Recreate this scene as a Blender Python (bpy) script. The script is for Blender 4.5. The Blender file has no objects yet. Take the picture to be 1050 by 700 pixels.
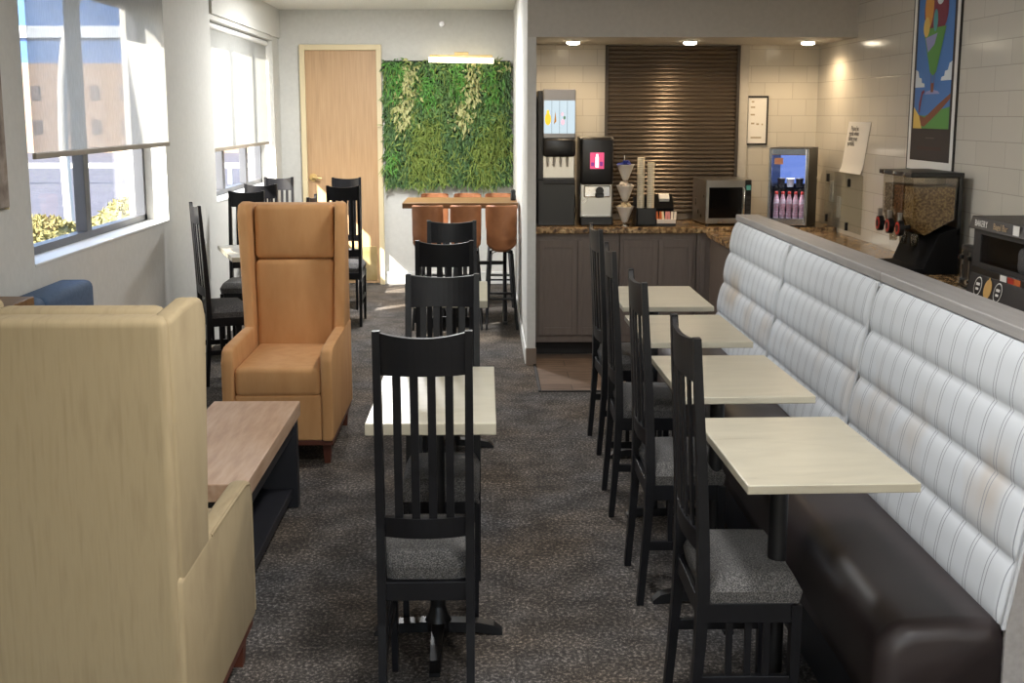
import bpy, bmesh, math, random
from mathutils import Vector, Matrix
R = math.radians
PI = math.pi
random.seed(7)
scene = bpy.context.scene
col = scene.collection

# ------------------------------------------------------------------ materials
def lin(c):
    if isinstance(c, str):
        c = c.lstrip('#'); c = [int(c[i:i + 2], 16) / 255 for i in (0, 2, 4)]
    return tuple((x / 12.92 if x <= .04045 else ((x + .055) / 1.055) ** 2.4) for x in c) + (1.0,)

def base(name):
    m = bpy.data.materials.new(name); m.use_nodes = True
    nt = m.node_tree
    return m, nt, nt.nodes['Principled BSDF']

def N(nt, t, **kw):
    n = nt.nodes.new(t)
    for k, v in kw.items():
        if k.startswith('i_'):
            n.inputs[k[2:].replace('_', ' ')].default_value = v
        else:
            setattr(n, k, v)
    return n

def ramp(nt, src, stops):
    r = nt.nodes.new('ShaderNodeValToRGB')
    els = r.color_ramp.elements
    while len(els) < len(stops): els.new(.5)
    for e, (p, c) in zip(els, stops):
        e.position = p; e.color = lin(c)
    nt.links.new(src, r.inputs[0])
    return r.outputs[0]

def obj_coord(nt, scale=(1, 1, 1), rot=(0, 0, 0)):
    tc = nt.nodes.new('ShaderNodeTexCoord'); mp = nt.nodes.new('ShaderNodeMapping')
    mp.inputs['Scale'].default_value = scale; mp.inputs['Rotation'].default_value = rot
    nt.links.new(tc.outputs['Object'], mp.inputs['Vector'])
    return mp.outputs[0]

def bump(nt, b, src, strength=.2, dist=.005):
    n = N(nt, 'ShaderNodeBump'); n.inputs['Strength'].default_value = strength
    n.inputs['Distance'].default_value = dist
    nt.links.new(src, n.inputs['Height']); nt.links.new(n.outputs[0], b.inputs['Normal'])

def plain(name, c, rough=.5, metal=0, spec=.5, coat=0):
    m, nt, b = base(name)
    b.inputs['Base Color'].default_value = lin(c)
    b.inputs['Roughness'].default_value = rough; b.inputs['Metallic'].default_value = metal
    b.inputs['Specular IOR Level'].default_value = spec; b.inputs['Coat Weight'].default_value = coat
    # faint procedural unevenness of the gloss
    no = N(nt, 'ShaderNodeTexNoise'); no.inputs['Scale'].default_value = 6
    nt.links.new(obj_coord(nt), no.inputs['Vector'])
    mr = N(nt, 'ShaderNodeMapRange'); mr.inputs['To Min'].default_value = max(0, rough - .02); mr.inputs['To Max'].default_value = min(1, rough + .02)
    nt.links.new(no.outputs['Fac'], mr.inputs['Value']); nt.links.new(mr.outputs[0], b.inputs['Roughness'])
    return m

def noisy(name, stops, scale=20, rough=.7, metal=0, stretch=(1, 1, 1), detail=4, bmp=0, spec=.4, dist=.004, distort=0):
    m, nt, b = base(name)
    no = N(nt, 'ShaderNodeTexNoise'); no.inputs['Scale'].default_value = scale; no.inputs['Detail'].default_value = detail
    no.inputs['Distortion'].default_value = distort
    nt.links.new(obj_coord(nt, stretch), no.inputs['Vector'])
    nt.links.new(ramp(nt, no.outputs['Fac'], stops), b.inputs['Base Color'])
    b.inputs['Roughness'].default_value = rough; b.inputs['Metallic'].default_value = metal
    b.inputs['Specular IOR Level'].default_value = spec
    if bmp: bump(nt, b, no.outputs['Fac'], bmp, dist)
    return m

def emit(name, c, s, base_c=None):
    m, nt, b = base(name)
    b.inputs['Base Color'].default_value = lin(base_c or c)
    b.inputs['Emission Color'].default_value = lin(c); b.inputs['Emission Strength'].default_value = s
    return m

def glass(name, tint='#ffffff', gloss=.07, rough=.02):
    m, nt, b = base(name)
    out = nt.nodes['Material Output']
    t = N(nt, 'ShaderNodeBsdfTransparent'); t.inputs[0].default_value = lin(tint)
    g = N(nt, 'ShaderNodeBsdfGlossy'); g.inputs['Roughness'].default_value = rough
    mx = N(nt, 'ShaderNodeMixShader'); mx.inputs[0].default_value = gloss
    nt.links.new(t.outputs[0], mx.inputs[1]); nt.links.new(g.outputs[0], mx.inputs[2]); nt.links.new(mx.outputs[0], out.inputs[0])
    return m

M = {}
M['wall'] = noisy('wall_paint', [(.3, '#c6c5bf'), (.7, '#cccbc5')], 30, .75, bmp=.03)
M['soffit'] = noisy('taupe_paint', [(.3, '#bab6ad'), (.7, '#c0bcb3')], 30, .7, bmp=.03)
M['ceiling'] = noisy('ceiling_paint', [(.3, '#d6d4cc'), (.7, '#dddbd4')], 40, .9)
M['trimwhite'] = plain('white_trim', '#d8d8d4', .5)
M['basebrown'] = plain('taupe_baseboard', '#77685a', .6)
M['capgrey'] = noisy('grey_wood_cap', [(.3, '#8f8b88'), (.7, '#9c9895')], 12, .45, stretch=(4, .4, 4))
M['black'] = noisy('black_lacquered_wood', [(.3, '#0b0b0e'), (.7, '#101014')], 14, .4, spec=.25)
M['blackmetal'] = plain('black_metal', '#141416', .4, .3)
M['blackplastic'] = plain('black_plastic', '#131315', .35)
M['matteblack'] = plain('matte_black_plastic', '#0e0e0f', .8, 0, .15)
M['darkgrey'] = plain('dark_grey_plastic', '#2b2a2b', .5)
M['steel'] = plain('brushed_steel', '#b4b2ae', .28, 1)
M['chrome'] = plain('chrome', '#d5d7da', .12, 1)
M['brass'] = noisy('brass', [(.35, '#c4a264'), (.65, '#e4cf9c')], 4, .42, .85)
M['seatfab'] = noisy('grey_tweed', [(.35, '#333233'), (.5, '#4d4b49'), (.65, '#716e6b')], 260, .9, bmp=.4, detail=2)
M['vinyl'] = noisy('dark_brown_vinyl', [(.3, '#2a2323'), (.7, '#332b2a')], 6, .42, bmp=.06)
M['plinth'] = plain('dark_plinth', '#15161d', .5)
M['tan'] = noisy('tan_upholstery', [(.25, '#bd8a57'), (.6, '#c89764'), (.8, '#c1905d')], 14, .85, bmp=.05, stretch=(1, 1, .3))
M['cream'] = noisy('beige_chenille', [(.25, '#958364'), (.5, '#a39170'), (.75, '#9c8a69')], 9, .9, bmp=.08, stretch=(6, 1, .5))
M['legwood'] = plain('brown_leg_wood', '#5b2f20', .45)
M['blueup'] = noisy('blue_upholstery', [(.3, '#3d5068'), (.7, '#4a5e78')], 60, .8, bmp=.1)
M['doorwood'] = noisy('oak_veneer', [(.25, '#a58562'), (.5, '#b3926d'), (.75, '#bb9c78')], 7, .45, stretch=(9, 9, .35), detail=6)
M['doorframe'] = plain('cream_door_frame', '#d2c29c', .5)
M['barwood'] = noisy('bar_top_wood', [(.25, '#563c22'), (.5, '#70512f'), (.75, '#80603a')], 6, .4, stretch=(.6, 9, 9), detail=6)
M['coffeewood'] = noisy('coffee_table_wood', [(.2, '#a58468'), (.5, '#bb9a7e'), (.8, '#c9ad93')], 5, .5, stretch=(7, .9, 7), detail=7)
M['coffeedark'] = plain('black_table_frame', '#1d1d22', .45)
M['stoolleather'] = noisy('brown_leather', [(.3, '#96623f'), (.7, '#a87049')], 14, .5, bmp=.08)
M['cabinet'] = noisy('taupe_cabinet', [(.3, '#6d625a'), (.7, '#746860')], 12, .5, stretch=(4, 4, .6))
M['toekick'] = plain('dark_toe_kick', '#1f1b19', .7)
M['papers'] = plain('white_paper', '#eceae4', .8)
M['ink'] = plain('dark_ink', '#4b4a4c', .8)
M['cup'] = plain('cream_paper_cup', '#e4d9bf', .7)
M['glass'] = glass('window_glass')
M['acrylic'] = glass('clear_acrylic', '#f4f4f2', .06, .04)
M['bowlglass'] = glass('clear_plastic', '#efece6', .12, .1)
M['frost'] = plain('frosted_bowl', '#e6e2da', .3)
M['windowframe'] = plain('grey_aluminium_frame', '#55575c', .45, .4)
M['asphalt'] = noisy('pale_asphalt', [(.3, '#3c3c45'), (.7, '#474751')], 3, .9)
M['bldg'] = plain('beige_facade', '#86705f', .9)
M['bldgwin'] = plain('facade_window', '#5a4c48', .3)
M['bldgblue'] = plain('blue_facade_panel', '#2c568c', .4)
M['bldgwhite'] = plain('white_facade_band', '#aab2bc', .6)
M['shadeblock'] = plain('shade_block_render', '#b5aea4', .9)
M['hedge'] = noisy('yellow_green_hedge', [(.25, '#4a4a2a'), (.5, '#6f6a40'), (.75, '#8b8352')], 30, .9)
M['hedgedark'] = noisy('green_hedge', [(.3, '#2f3830'), (.7, '#454e40')], 30, .9)
M['arch'] = plain('white_painted_steel', '#b4b2ac', .5)
M['red'] = plain('red_plastic', '#b23224', .4)
M['can'] = noisy('pink_white_label', [(.4, '#e6d6d4'), (.55, '#c98f92'), (.7, '#efe8e4')], 22, .5, stretch=(.5, .5, 2.2))
M['bluecup'] = plain('blue_foil', '#2b3f9c', .35)
M['creamer'] = plain('white_creamer', '#e9ded0', .5)
M['creamerb'] = plain('cream_creamer', '#e6d3ae', .5)
M['orange'] = plain('orange_packet', '#c9652c', .6)
M['pinkp'] = plain('pink_packet', '#d58c88', .6)

def mat_floor():
    m, nt, b = base('charcoal_carpet')
    v = obj_coord(nt)
    n1 = N(nt, 'ShaderNodeTexNoise'); n1.inputs['Scale'].default_value = 60; n1.inputs['Detail'].default_value = 5; n1.inputs['Roughness'].default_value = .75
    mp = N(nt, 'ShaderNodeMapping'); mp.inputs['Scale'].default_value = (1.3, 1, 1); nt.links.new(v, mp.inputs[0])
    nt.links.new(mp.outputs[0], n1.inputs['Vector'])
    n2 = N(nt, 'ShaderNodeTexNoise'); n2.inputs['Scale'].default_value = 1.6; n2.inputs['Detail'].default_value = 4
    nt.links.new(v, n2.inputs['Vector'])
    n3 = N(nt, 'ShaderNodeTexNoise'); n3.inputs['Scale'].default_value = 6; n3.inputs['Detail'].default_value = 5
    nt.links.new(v, n3.inputs['Vector'])
    fine = ramp(nt, n1.outputs['Fac'], [(.40, '#444241'), (.5, '#5c5a58'), (.56, '#787572'), (.62, '#aeaaa6')])
    tint = ramp(nt, n2.outputs['Fac'], [(.35, '#d2d2d4'), (.65, '#e4d4c2')])
    blot = ramp(nt, n3.outputs['Fac'], [(.36, '#c2c0be'), (.62, '#ffffff')])
    m1 = N(nt, 'ShaderNodeMix', data_type='RGBA', blend_type='MULTIPLY'); m1.inputs[0].default_value = 1
    nt.links.new(fine, m1.inputs[6]); nt.links.new(tint, m1.inputs[7])
    m2 = N(nt, 'ShaderNodeMix', data_type='RGBA', blend_type='MULTIPLY'); m2.inputs[0].default_value = 1
    nt.links.new(m1.outputs[2], m2.inputs[6]); nt.links.new(blot, m2.inputs[7])
    nt.links.new(m2.outputs[2], b.inputs['Base Color'])
    b.inputs['Roughness'].default_value = .95; b.inputs['Specular IOR Level'].default_value = .2
    bump(nt, b, n1.outputs['Fac'], .5, .004)
    return m
M['carpet'] = mat_floor()

def mat_tile(name, horiz, w, h, c1, c2, grout, rough):
    m, nt, b = base(name)
    tc = N(nt, 'ShaderNodeTexCoord'); s = N(nt, 'ShaderNodeSeparateXYZ'); c = N(nt, 'ShaderNodeCombineXYZ')
    nt.links.new(tc.outputs['Object'], s.inputs[0])
    nt.links.new(s.outputs[horiz], c.inputs[0])
    nt.links.new(s.outputs[2 if horiz != 2 else 1], c.inputs[1])
    br = N(nt, 'ShaderNodeTexBrick')
    br.inputs['Scale'].default_value = 1; br.inputs['Brick Width'].default_value = w; br.inputs['Row Height'].default_value = h
    br.inputs['Mortar Size'].default_value = .0025; br.inputs['Mortar Smooth'].default_value = .3
    br.inputs['Color1'].default_value = lin(c1); br.inputs['Color2'].default_value = lin(c2); br.inputs['Mortar'].default_value = lin(grout)
    nt.links.new(c.outputs[0], br.inputs['Vector'])
    nt.links.new(br.outputs['Color'], b.inputs['Base Color'])
    b.inputs['Roughness'].default_value = rough
    no = N(nt, 'ShaderNodeTexNoise'); no.inputs['Scale'].default_value = 5; nt.links.new(tc.outputs['Object'], no.inputs['Vector'])
    mm = N(nt, 'ShaderNodeMath', operation='MULTIPLY_ADD'); mm.inputs[1].default_value = .25
    inv = N(nt, 'ShaderNodeMath', operation='SUBTRACT'); inv.inputs[0].default_value = 1
    nt.links.new(br.outputs['Fac'], inv.inputs[1])
    nt.links.new(no.outputs['Fac'], mm.inputs[0]); nt.links.new(inv.outputs[0], mm.inputs[2])
    bump(nt, b, mm.outputs[0], .25, .004)
    return m
M['tileR'] = mat_tile('glazed_tile_side', 1, .37, .122, '#cdc8bc', '#d2cdc1', '#b5afa3', .16)
M['tileB'] = mat_tile('glazed_tile_rear', 0, .21, .122, '#cdc8bc', '#d2cdc1', '#b9b3a7', .18)

def mat_floortile():
    m, nt, b = base('brown_plank_tile')
    tc = N(nt, 'ShaderNodeTexCoord')
    br = N(nt, 'ShaderNodeTexBrick'); br.inputs['Scale'].default_value = 1
    br.inputs['Brick Width'].default_value = .55; br.inputs['Row Height'].default_value = .2; br.inputs['Mortar Size'].default_value = .004
    br.inputs['Color1'].default_value = lin('#6f5d50'); br.inputs['Color2'].default_value = lin('#8a7768'); br.inputs['Mortar'].default_value = lin('#4c4038')
    nt.links.new(tc.outputs['Object'], br.inputs['Vector'])
    no = N(nt, 'ShaderNodeTexNoise'); no.inputs['Scale'].default_value = 7; no.inputs['Detail'].default_value = 6
    nt.links.new(obj_coord(nt, (.8, 4, 1)), no.inputs['Vector'])
    mx = N(nt, 'ShaderNodeMix', data_type='RGBA', blend_type='MULTIPLY'); mx.inputs[0].default_value = 1
    nt.links.new(br.outputs['Color'], mx.inputs[6]); nt.links.new(ramp(nt, no.outputs['Fac'], [(.3, '#b0a8a0'), (.7, '#ffffff')]), mx.inputs[7])
    nt.links.new(mx.outputs[2], b.inputs['Base Color']); b.inputs['Roughness'].default_value = .4
    return m
M['floortile'] = mat_floortile()

def mat_granite():
    m, nt, b = base('brown_granite')
    v = obj_coord(nt)
    vo = N(nt, 'ShaderNodeTexVoronoi'); vo.inputs['Scale'].default_value = 55; nt.links.new(v, vo.inputs['Vector'])
    no = N(nt, 'ShaderNodeTexNoise'); no.inputs['Scale'].default_value = 26; no.inputs['Detail'].default_value = 5; nt.links.new(v, no.inputs['Vector'])
    mx = N(nt, 'ShaderNodeMix', data_type='RGBA', blend_type='MULTIPLY'); mx.inputs[0].default_value = .75
    nt.links.new(ramp(nt, no.outputs['Fac'], [(.3, '#4a3625'), (.45, '#8e6f4c'), (.6, '#c2a173'), (.75, '#e0c698')]), mx.inputs[6])
    sp = N(nt, 'ShaderNodeRGBToBW'); nt.links.new(vo.outputs['Color'], sp.inputs[0])
    nt.links.new(ramp(nt, sp.outputs[0], [(.2, '#54432f'), (.5, '#ffffff')]), mx.inputs[7])
    nt.links.new(mx.outputs[2], b.inputs['Base Color']); b.inputs['Roughness'].default_value = .18
    return m
M['granite'] = mat_granite()

def mat_tabletop():
    m, nt, b = base('whitewashed_laminate')
    v = obj_coord(nt, (2.2, 7, 7))
    no = N(nt, 'ShaderNodeTexNoise'); no.inputs['Scale'].default_value = 2.2; no.inputs['Detail'].default_value = 7; no.inputs['Distortion'].default_value = .6
    nt.links.new(v, no.inputs['Vector'])
    nt.links.new(ramp(nt, no.outputs['Fac'], [(.2, '#8f8774'), (.34, '#a9a290'), (.55, '#b1aa97'), (.8, '#b7b09d')]), b.inputs['Base Color'])
    b.inputs['Roughness'].default_value = .3
    return m
M['laminate'] = mat_tabletop()

def mat_stripe():
    m, nt, b = base('striped_white_fabric')
    tc = N(nt, 'ShaderNodeTexCoord'); s = N(nt, 'ShaderNodeSeparateXYZ'); nt.links.new(tc.outputs['Object'], s.inputs[0])
    d = N(nt, 'ShaderNodeMath', operation='DIVIDE'); d.inputs[1].default_value = .112; nt.links.new(s.outputs[1], d.inputs[0])
    f = N(nt, 'ShaderNodeMath', operation='FRACT'); nt.links.new(d.outputs[0], f.inputs[0])
    line = None
    for p in (.42, .58):
        a = N(nt, 'ShaderNodeMath', operation='SUBTRACT'); a.inputs[1].default_value = p; nt.links.new(f.outputs[0], a.inputs[0])
        ab = N(nt, 'ShaderNodeMath', operation='ABSOLUTE'); nt.links.new(a.outputs[0], ab.inputs[0])
        lt = N(nt, 'ShaderNodeMath', operation='LESS_THAN'); lt.inputs[1].default_value = .02; nt.links.new(ab.outputs[0], lt.inputs[0])
        if line is None: line = lt
        else:
            mxm = N(nt, 'ShaderNodeMath', operation='MAXIMUM'); nt.links.new(line.outputs[0], mxm.inputs[0]); nt.links.new(lt.outputs[0], mxm.inputs[1]); line = mxm
    # brown noise blotches along the middle of the back
    no = N(nt, 'ShaderNodeTexNoise'); no.inputs['Scale'].default_value = 2.6; no.inputs['Detail'].default_value = 3
    nt.links.new(tc.outputs['Object'], no.inputs['Vector'])
    z1 = N(nt, 'ShaderNodeMath', operation='SUBTRACT'); z1.inputs[1].default_value = .76; nt.links.new(s.outputs[2], z1.inputs[0])
    z2 = N(nt, 'ShaderNodeMath', operation='ABSOLUTE'); nt.links.new(z1.outputs[0], z2.inputs[0])
    z3 = N(nt, 'ShaderNodeMapRange'); z3.inputs['From Min'].default_value = .16; z3.inputs['From Max'].default_value = .04
    nt.links.new(z2.outputs[0], z3.inputs['Value'])
    n2 = N(nt, 'ShaderNodeMapRange'); n2.inputs['From Min'].default_value = .48; n2.inputs['From Max'].default_value = .72; n2.inputs['To Max'].default_value = .6
    nt.links.new(no.outputs['Fac'], n2.inputs['Value'])
    st = N(nt, 'ShaderNodeMath', operation='MULTIPLY'); nt.links.new(z3.outputs[0], st.inputs[0]); nt.links.new(n2.outputs[0], st.inputs[1])
    mx0 = N(nt, 'ShaderNodeMix', data_type='RGBA'); mx0.inputs[6].default_value = lin('#c3c6c9'); mx0.inputs[7].default_value = lin('#a98f6c')
    nt.links.new(st.outputs[0], mx0.inputs[0])
    mx = N(nt, 'ShaderNodeMix', data_type='RGBA'); mx.inputs[7].default_value = lin('#8d8f94')
    nt.links.new(mx0.outputs[2], mx.inputs[6]); nt.links.new(line.outputs[0], mx.inputs[0])
    nt.links.new(mx.outputs[2], b.inputs['Base Color']); b.inputs['Roughness'].default_value = .8
    return m
M['stripe'] = mat_stripe()

def mat_blind(tr_amt, nm):
    m, nt, b = base(nm)
    out = nt.nodes['Material Output']
    we = N(nt, 'ShaderNodeTexNoise'); we.inputs['Scale'].default_value = 90; nt.links.new(obj_coord(nt, (1, 1, .2)), we.inputs['Vector'])
    c = ramp(nt, we.outputs['Fac'], [(.3, '#b9b9b4'), (.7, '#c6c6c1')])
    di = N(nt, 'ShaderNodeBsdfDiffuse'); tr = N(nt, 'ShaderNodeBsdfTranslucent'); tp = N(nt, 'ShaderNodeBsdfTransparent')
    nt.links.new(c, di.inputs[0]); nt.links.new(c, tr.inputs[0])
    a = N(nt, 'ShaderNodeMixShader'); a.inputs[0].default_value = .55
    nt.links.new(di.outputs[0], a.inputs[1]); nt.links.new(tr.outputs[0], a.inputs[2])
    e = N(nt, 'ShaderNodeMixShader'); e.inputs[0].default_value = tr_amt
    nt.links.new(a.outputs[0], e.inputs[1]); nt.links.new(tp.outputs[0], e.inputs[2]); nt.links.new(e.outputs[0], out.inputs[0])
    return m
M['blind'] = mat_blind(.44, 'sheer_blind_fabric'); M['blind_dense'] = mat_blind(.04, 'dense_blind_fabric')

def mat_cereal(name, a, b_, c):
    return noisy(name, [(.35, a), (.5, b_), (.65, c)], 85, .8, bmp=.6, detail=1, dist=.01)
M['cereal1'] = mat_cereal('flaked_cereal', '#55493c', '#7c6c58', '#a09280')
M['cereal2'] = mat_cereal('brown_cereal', '#45290f', '#66401f', '#80572e')
M['cereal3'] = mat_cereal('golden_cereal', '#634c2c', '#856a42', '#a08858')
M['shutter'] = noisy('bronze_shutter_metal', [(.3, '#675d52'), (.7, '#71665b')], 5, .24, .7, stretch=(1, 1, 8))

# ------------------------------------------------------------------ mesh builder
class MB:
    def __init__(self): self.v = []; self.f = []; self.m = []; self.s = []
    def add(self, vs, fs, mat=0, smooth=False, mx=None):
        o = len(self.v)
        for p in vs:
            p = Vector(p)
            if mx is not None: p = mx @ p
            self.v.append(tuple(p))
        for f in fs:
            self.f.append([i + o for i in f]); self.m.append(mat); self.s.append(smooth)
        return self
    def _bm(self, bm, mat, smooth, mx=None):
        bm.verts.index_update()
        self.add([v.co for v in bm.verts], [[v.index for v in f.verts] for f in bm.faces], mat, smooth, mx); bm.free()
        return self
    def box(self, x0, x1, y0, y1, z0, z1, bev=0, mat=0, seg=2, mx=None, smooth=False):
        bm = bmesh.new(); bmesh.ops.create_cube(bm, size=1)
        for v in bm.verts:
            v.co = Vector(((x0 + x1) / 2 + v.co.x * (x1 - x0), (y0 + y1) / 2 + v.co.y * (y1 - y0), (z0 + z1) / 2 + v.co.z * (z1 - z0)))
        if bev: bmesh.ops.bevel(bm, geom=list(bm.edges), offset=bev, segments=seg, profile=.5, affect='EDGES')
        return self._bm(bm, mat, smooth, mx)
    def prism(self, poly, axis, a0, a1, bev=0, mat=0, seg=2, mx=None, smooth=False):
        # poly: list of 2-D points in the two other axes (in x,y,z order)
        bm = bmesh.new()
        def p3(p, a):
            return {'x': (a, p[0], p[1]), 'y': (p[0], a, p[1]), 'z': (p[0], p[1], a)}[axis]
        A = [bm.verts.new(p3(p, a0)) for p in poly]; B = [bm.verts.new(p3(p, a1)) for p in poly]
        n = len(poly)
        bm.faces.new(A); bm.faces.new(B[::-1])
        for i in range(n): bm.faces.new((A[i], B[i], B[(i + 1) % n], A[(i + 1) % n])[::-1])
        bmesh.ops.recalc_face_normals(bm, faces=list(bm.faces))
        if bev: bmesh.ops.bevel(bm, geom=list(bm.edges), offset=bev, segments=seg, profile=.5, affect='EDGES')
        return self._bm(bm, mat, smooth, mx)
    def cyl(self, p0, p1, r0, r1=None, n=16, mat=0, mx=None, cap=True):
        r1 = r0 if r1 is None else r1
        p0 = Vector(p0); p1 = Vector(p1); d = (p1 - p0).normalized()
        a = d.orthogonal().normalized(); b = d.cross(a)
        vs = []
        for p, r in ((p0, r0), (p1, r1)):
            for i in range(n):
                t = 2 * PI * i / n; vs.append(p + a * r * math.cos(t) + b * r * math.sin(t))
        self.add(vs, [(i, (i + 1) % n, n + (i + 1) % n, n + i) for i in range(n)], mat, True, mx)
        if cap: self.add(vs, [list(range(n))[::-1], list(range(n, 2 * n))], mat, False, mx)
        return self
    def lathe(self, prof, c=(0, 0, 0), n=20, mat=0, sx=1, sy=1, mx=None):
        vs = []; fs = []
        for r, z in prof:
            for i in range(n):
                t = 2 * PI * i / n; vs.append((c[0] + r * sx * math.cos(t), c[1] + r * sy * math.sin(t), c[2] + z))
        for k in range(len(prof) - 1):
            for i in range(n):
                fs.append((k * n + i, k * n + (i + 1) % n, (k + 1) * n + (i + 1) % n, (k + 1) * n + i))
        self.add(vs, fs, mat, True, mx)
        self.add(vs[:n], [list(range(n))[::-1]], mat, False, mx); self.add(vs[-n:], [list(range(n))], mat, False, mx)
        return self
    def sweep(self, path, wx, wy, mat=0, mx=None):
        # rectangular bar along a mostly vertical path; half sizes wx, wy (numbers or lists)
        vs = []; fs = []
        for i, p in enumerate(path):
            a = wx[i] if isinstance(wx, (list, tuple)) else wx; b = wy[i] if isinstance(wy, (list, tuple)) else wy
            for sx, sy in ((-1, -1), (1, -1), (1, 1), (-1, 1)): vs.append((p[0] + sx * a, p[1] + sy * b, p[2]))
        for k in range(len(path) - 1):
            for i in range(4): fs.append((k * 4 + i, k * 4 + (i + 1) % 4, k * 4 + 4 + (i + 1) % 4, k * 4 + 4 + i))
        e = (len(path) - 1) * 4
        fs += [(3, 2, 1, 0), (e, e + 1, e + 2, e + 3)]
        return self.add(vs, fs, mat, False, mx)
    def tube(self, pts, r, n=10, mat=0, mx=None):
        pts = [Vector(p) for p in pts]; vs = []; fs = []
        ref = Vector((.31, .27, .91))
        for i, p in enumerate(pts):
            d = (pts[min(i + 1, len(pts) - 1)] - pts[max(i - 1, 0)]).normalized()
            a = d.cross(ref).normalized(); b = d.cross(a)
            for k in range(n):
                t = 2 * PI * k / n; vs.append(p + a * r * math.cos(t) + b * r * math.sin(t))
        for i in range(len(pts) - 1):
            for k in range(n): fs.append((i * n + k, i * n + (k + 1) % n, (i + 1) * n + (k + 1) % n, (i + 1) * n + k))
        self.add(vs, fs, mat, True, mx)
        self.add(vs[:n], [list(range(n))], mat, False, mx); self.add(vs[-n:], [list(range(n))[::-1]], mat, False, mx)
        return self
    def surf(self, fn, nu, nv, mat=0, smooth=True, mx=None, flip=False):
        vs = [fn(i / nu, j / nv) for j in range(nv + 1) for i in range(nu + 1)]
        fs = []
        for j in range(nv):
            for i in range(nu):
                q = (j * (nu + 1) + i, j * (nu + 1) + i + 1, (j + 1) * (nu + 1) + i + 1, (j + 1) * (nu + 1) + i)
                fs.append(q[::-1] if flip else q)
        return self.add(vs, fs, mat, smooth, mx)
    def scaled(self, sx, sy, sz):
        self.v = [(x * sx, y * sy, z * sz) for x, y, z in self.v]; return self
    def build(self, name, mats, parent=None, weld=False):
        me = bpy.data.meshes.new(name); me.from_pydata(self.v, [], self.f)
        if not isinstance(mats, (list, tuple)): mats = [mats]
        for m in mats: me.materials.append(M[m] if isinstance(m, str) else m)
        me.polygons.foreach_set('material_index', self.m); me.polygons.foreach_set('use_smooth', self.s)
        bm = bmesh.new(); bm.from_mesh(me)
        if weld: bmesh.ops.remove_doubles(bm, verts=list(bm.verts), dist=1e-5)
        bmesh.ops.recalc_face_normals(bm, faces=list(bm.faces)); bm.to_mesh(me); bm.free()
        me.update()
        o = bpy.data.objects.new(name, me); col.objects.link(o)
        if parent is not None: o.parent = parent
        return o

def tag(o, label, cat, group=None, kind=None):
    o['label'] = label
    if cat: o['category'] = cat
    if group: o['group'] = group
    if kind: o['kind'] = kind
    return o
def thing(name, label, cat, loc=(0, 0, 0), rz=0, group=None):
    o = bpy.data.objects.new(name, None); col.objects.link(o); o.empty_display_size = .1
    o.location = loc; o.rotation_euler = (0, 0, rz)
    return tag(o, label, cat, group)
def struct(name, mb, mats, label=None, parent=None):
    o = mb.build(name, mats, parent)
    if parent is None:
        o['kind'] = 'structure'; o['category'] = name.split('_')[0]
        o['label'] = label or name.replace('_', ' ')
    return o
def kids(o): return [c for c in bpy.data.objects if c.parent == o]
def dup(o, loc, rz, label, group=None):
    r = o.copy(); col.objects.link(r); r.location = loc; r.rotation_euler = (0, 0, rz); r['label'] = label
    if group: r['group'] = group
    for ch in kids(o):
        c = ch.copy(); col.objects.link(c); c.parent = r
        for g in kids(ch):
            d = g.copy(); col.objects.link(d); d.parent = c
    return r
def text_mesh(mb, s, size, mx, mat=0, extrude=.0004, align='CENTER'):
    cu = bpy.data.curves.new('lettering', 'FONT'); cu.body = s; cu.size = size; cu.extrude = extrude
    cu.align_x = align; cu.align_y = 'CENTER'; cu.resolution_u = 2
    ob = bpy.data.objects.new('lettering', cu); col.objects.link(ob)
    dg = bpy.context.evaluated_depsgraph_get(); dg.update()
    me = bpy.data.meshes.new_from_object(ob.evaluated_get(dg))
    mb.add([v.co.copy() for v in me.vertices], [list(p.vertices) for p in me.polygons], mat, False, mx)
    bpy.data.objects.remove(ob); bpy.data.curves.remove(cu); bpy.data.meshes.remove(me)
    return mb
def frame_mx(origin, xdir, ydir):
    x = Vector(xdir); y = Vector(ydir); z = x.cross(y).normalized()
    m = Matrix.Identity(4)
    for i in range(3): m[i][0] = x[i]; m[i][1] = y[i]; m[i][2] = z[i]; m[i][3] = origin[i]
    return m

# ------------------------------------------------------------------ setting
XL, XR, YB, YS, ZC = -2.05, 2.5, 12.98, 9.65, 2.74
YR = -2.6                                             # rear wall behind the photographer
struct('floor', MB().box(-2.35, 2.65, YR - .2, YB + .2, -.12, 0), 'carpet', 'mottled charcoal and brown carpet floor')
mb = MB().box(.352, XR, 7.8, 9.05, .0005, .005)
struct('floor_tile', mb, 'floortile', 'brown plank tile floor in front of the serving cabinets')
struct('trim_1', MB().box(.332, .352, 7.79, 8.668, .0005, .009, .002).box(.352, XR, 7.785, 7.8, .0005, .009, .002), 'toekick', 'dark strip between carpet and tile floor')
struct('ceiling', MB().box(-2.35, 2.65, YR - .2, YB + .2, ZC, ZC + .1), 'ceiling', 'plain off-white ceiling')
W1 = (5.79, 8.28, 1.035, 2.41); W2 = (9.78, 12.6, 1.05, 2.42); W3 = (1.2, 4.4, 1.035, 2.41)
mb = MB(); ys = YR
for (a, b, z0, z1) in (W3, W1, W2):
    mb.box(XL - .25, XL, ys, a, 0, ZC); mb.box(XL - .25, XL, a, b, 0, z0); mb.box(XL - .25, XL, a, b, z1, ZC); ys = b
mb.box(XL - .25, XL, ys, YB, 0, ZC)
struct('wall_left', mb, 'wall', 'off-white window wall on the left')
struct('wall_back', MB().box(XL - .25, .347, YB, YB + .15, 0, ZC), 'wall', 'white end wall with the wooden door')
mb = MB().box(.287, .347, 8.668, YB, 0, ZC)
struct('wall_partition', mb, 'wall', 'white partition wall beside the serving nook')
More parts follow.
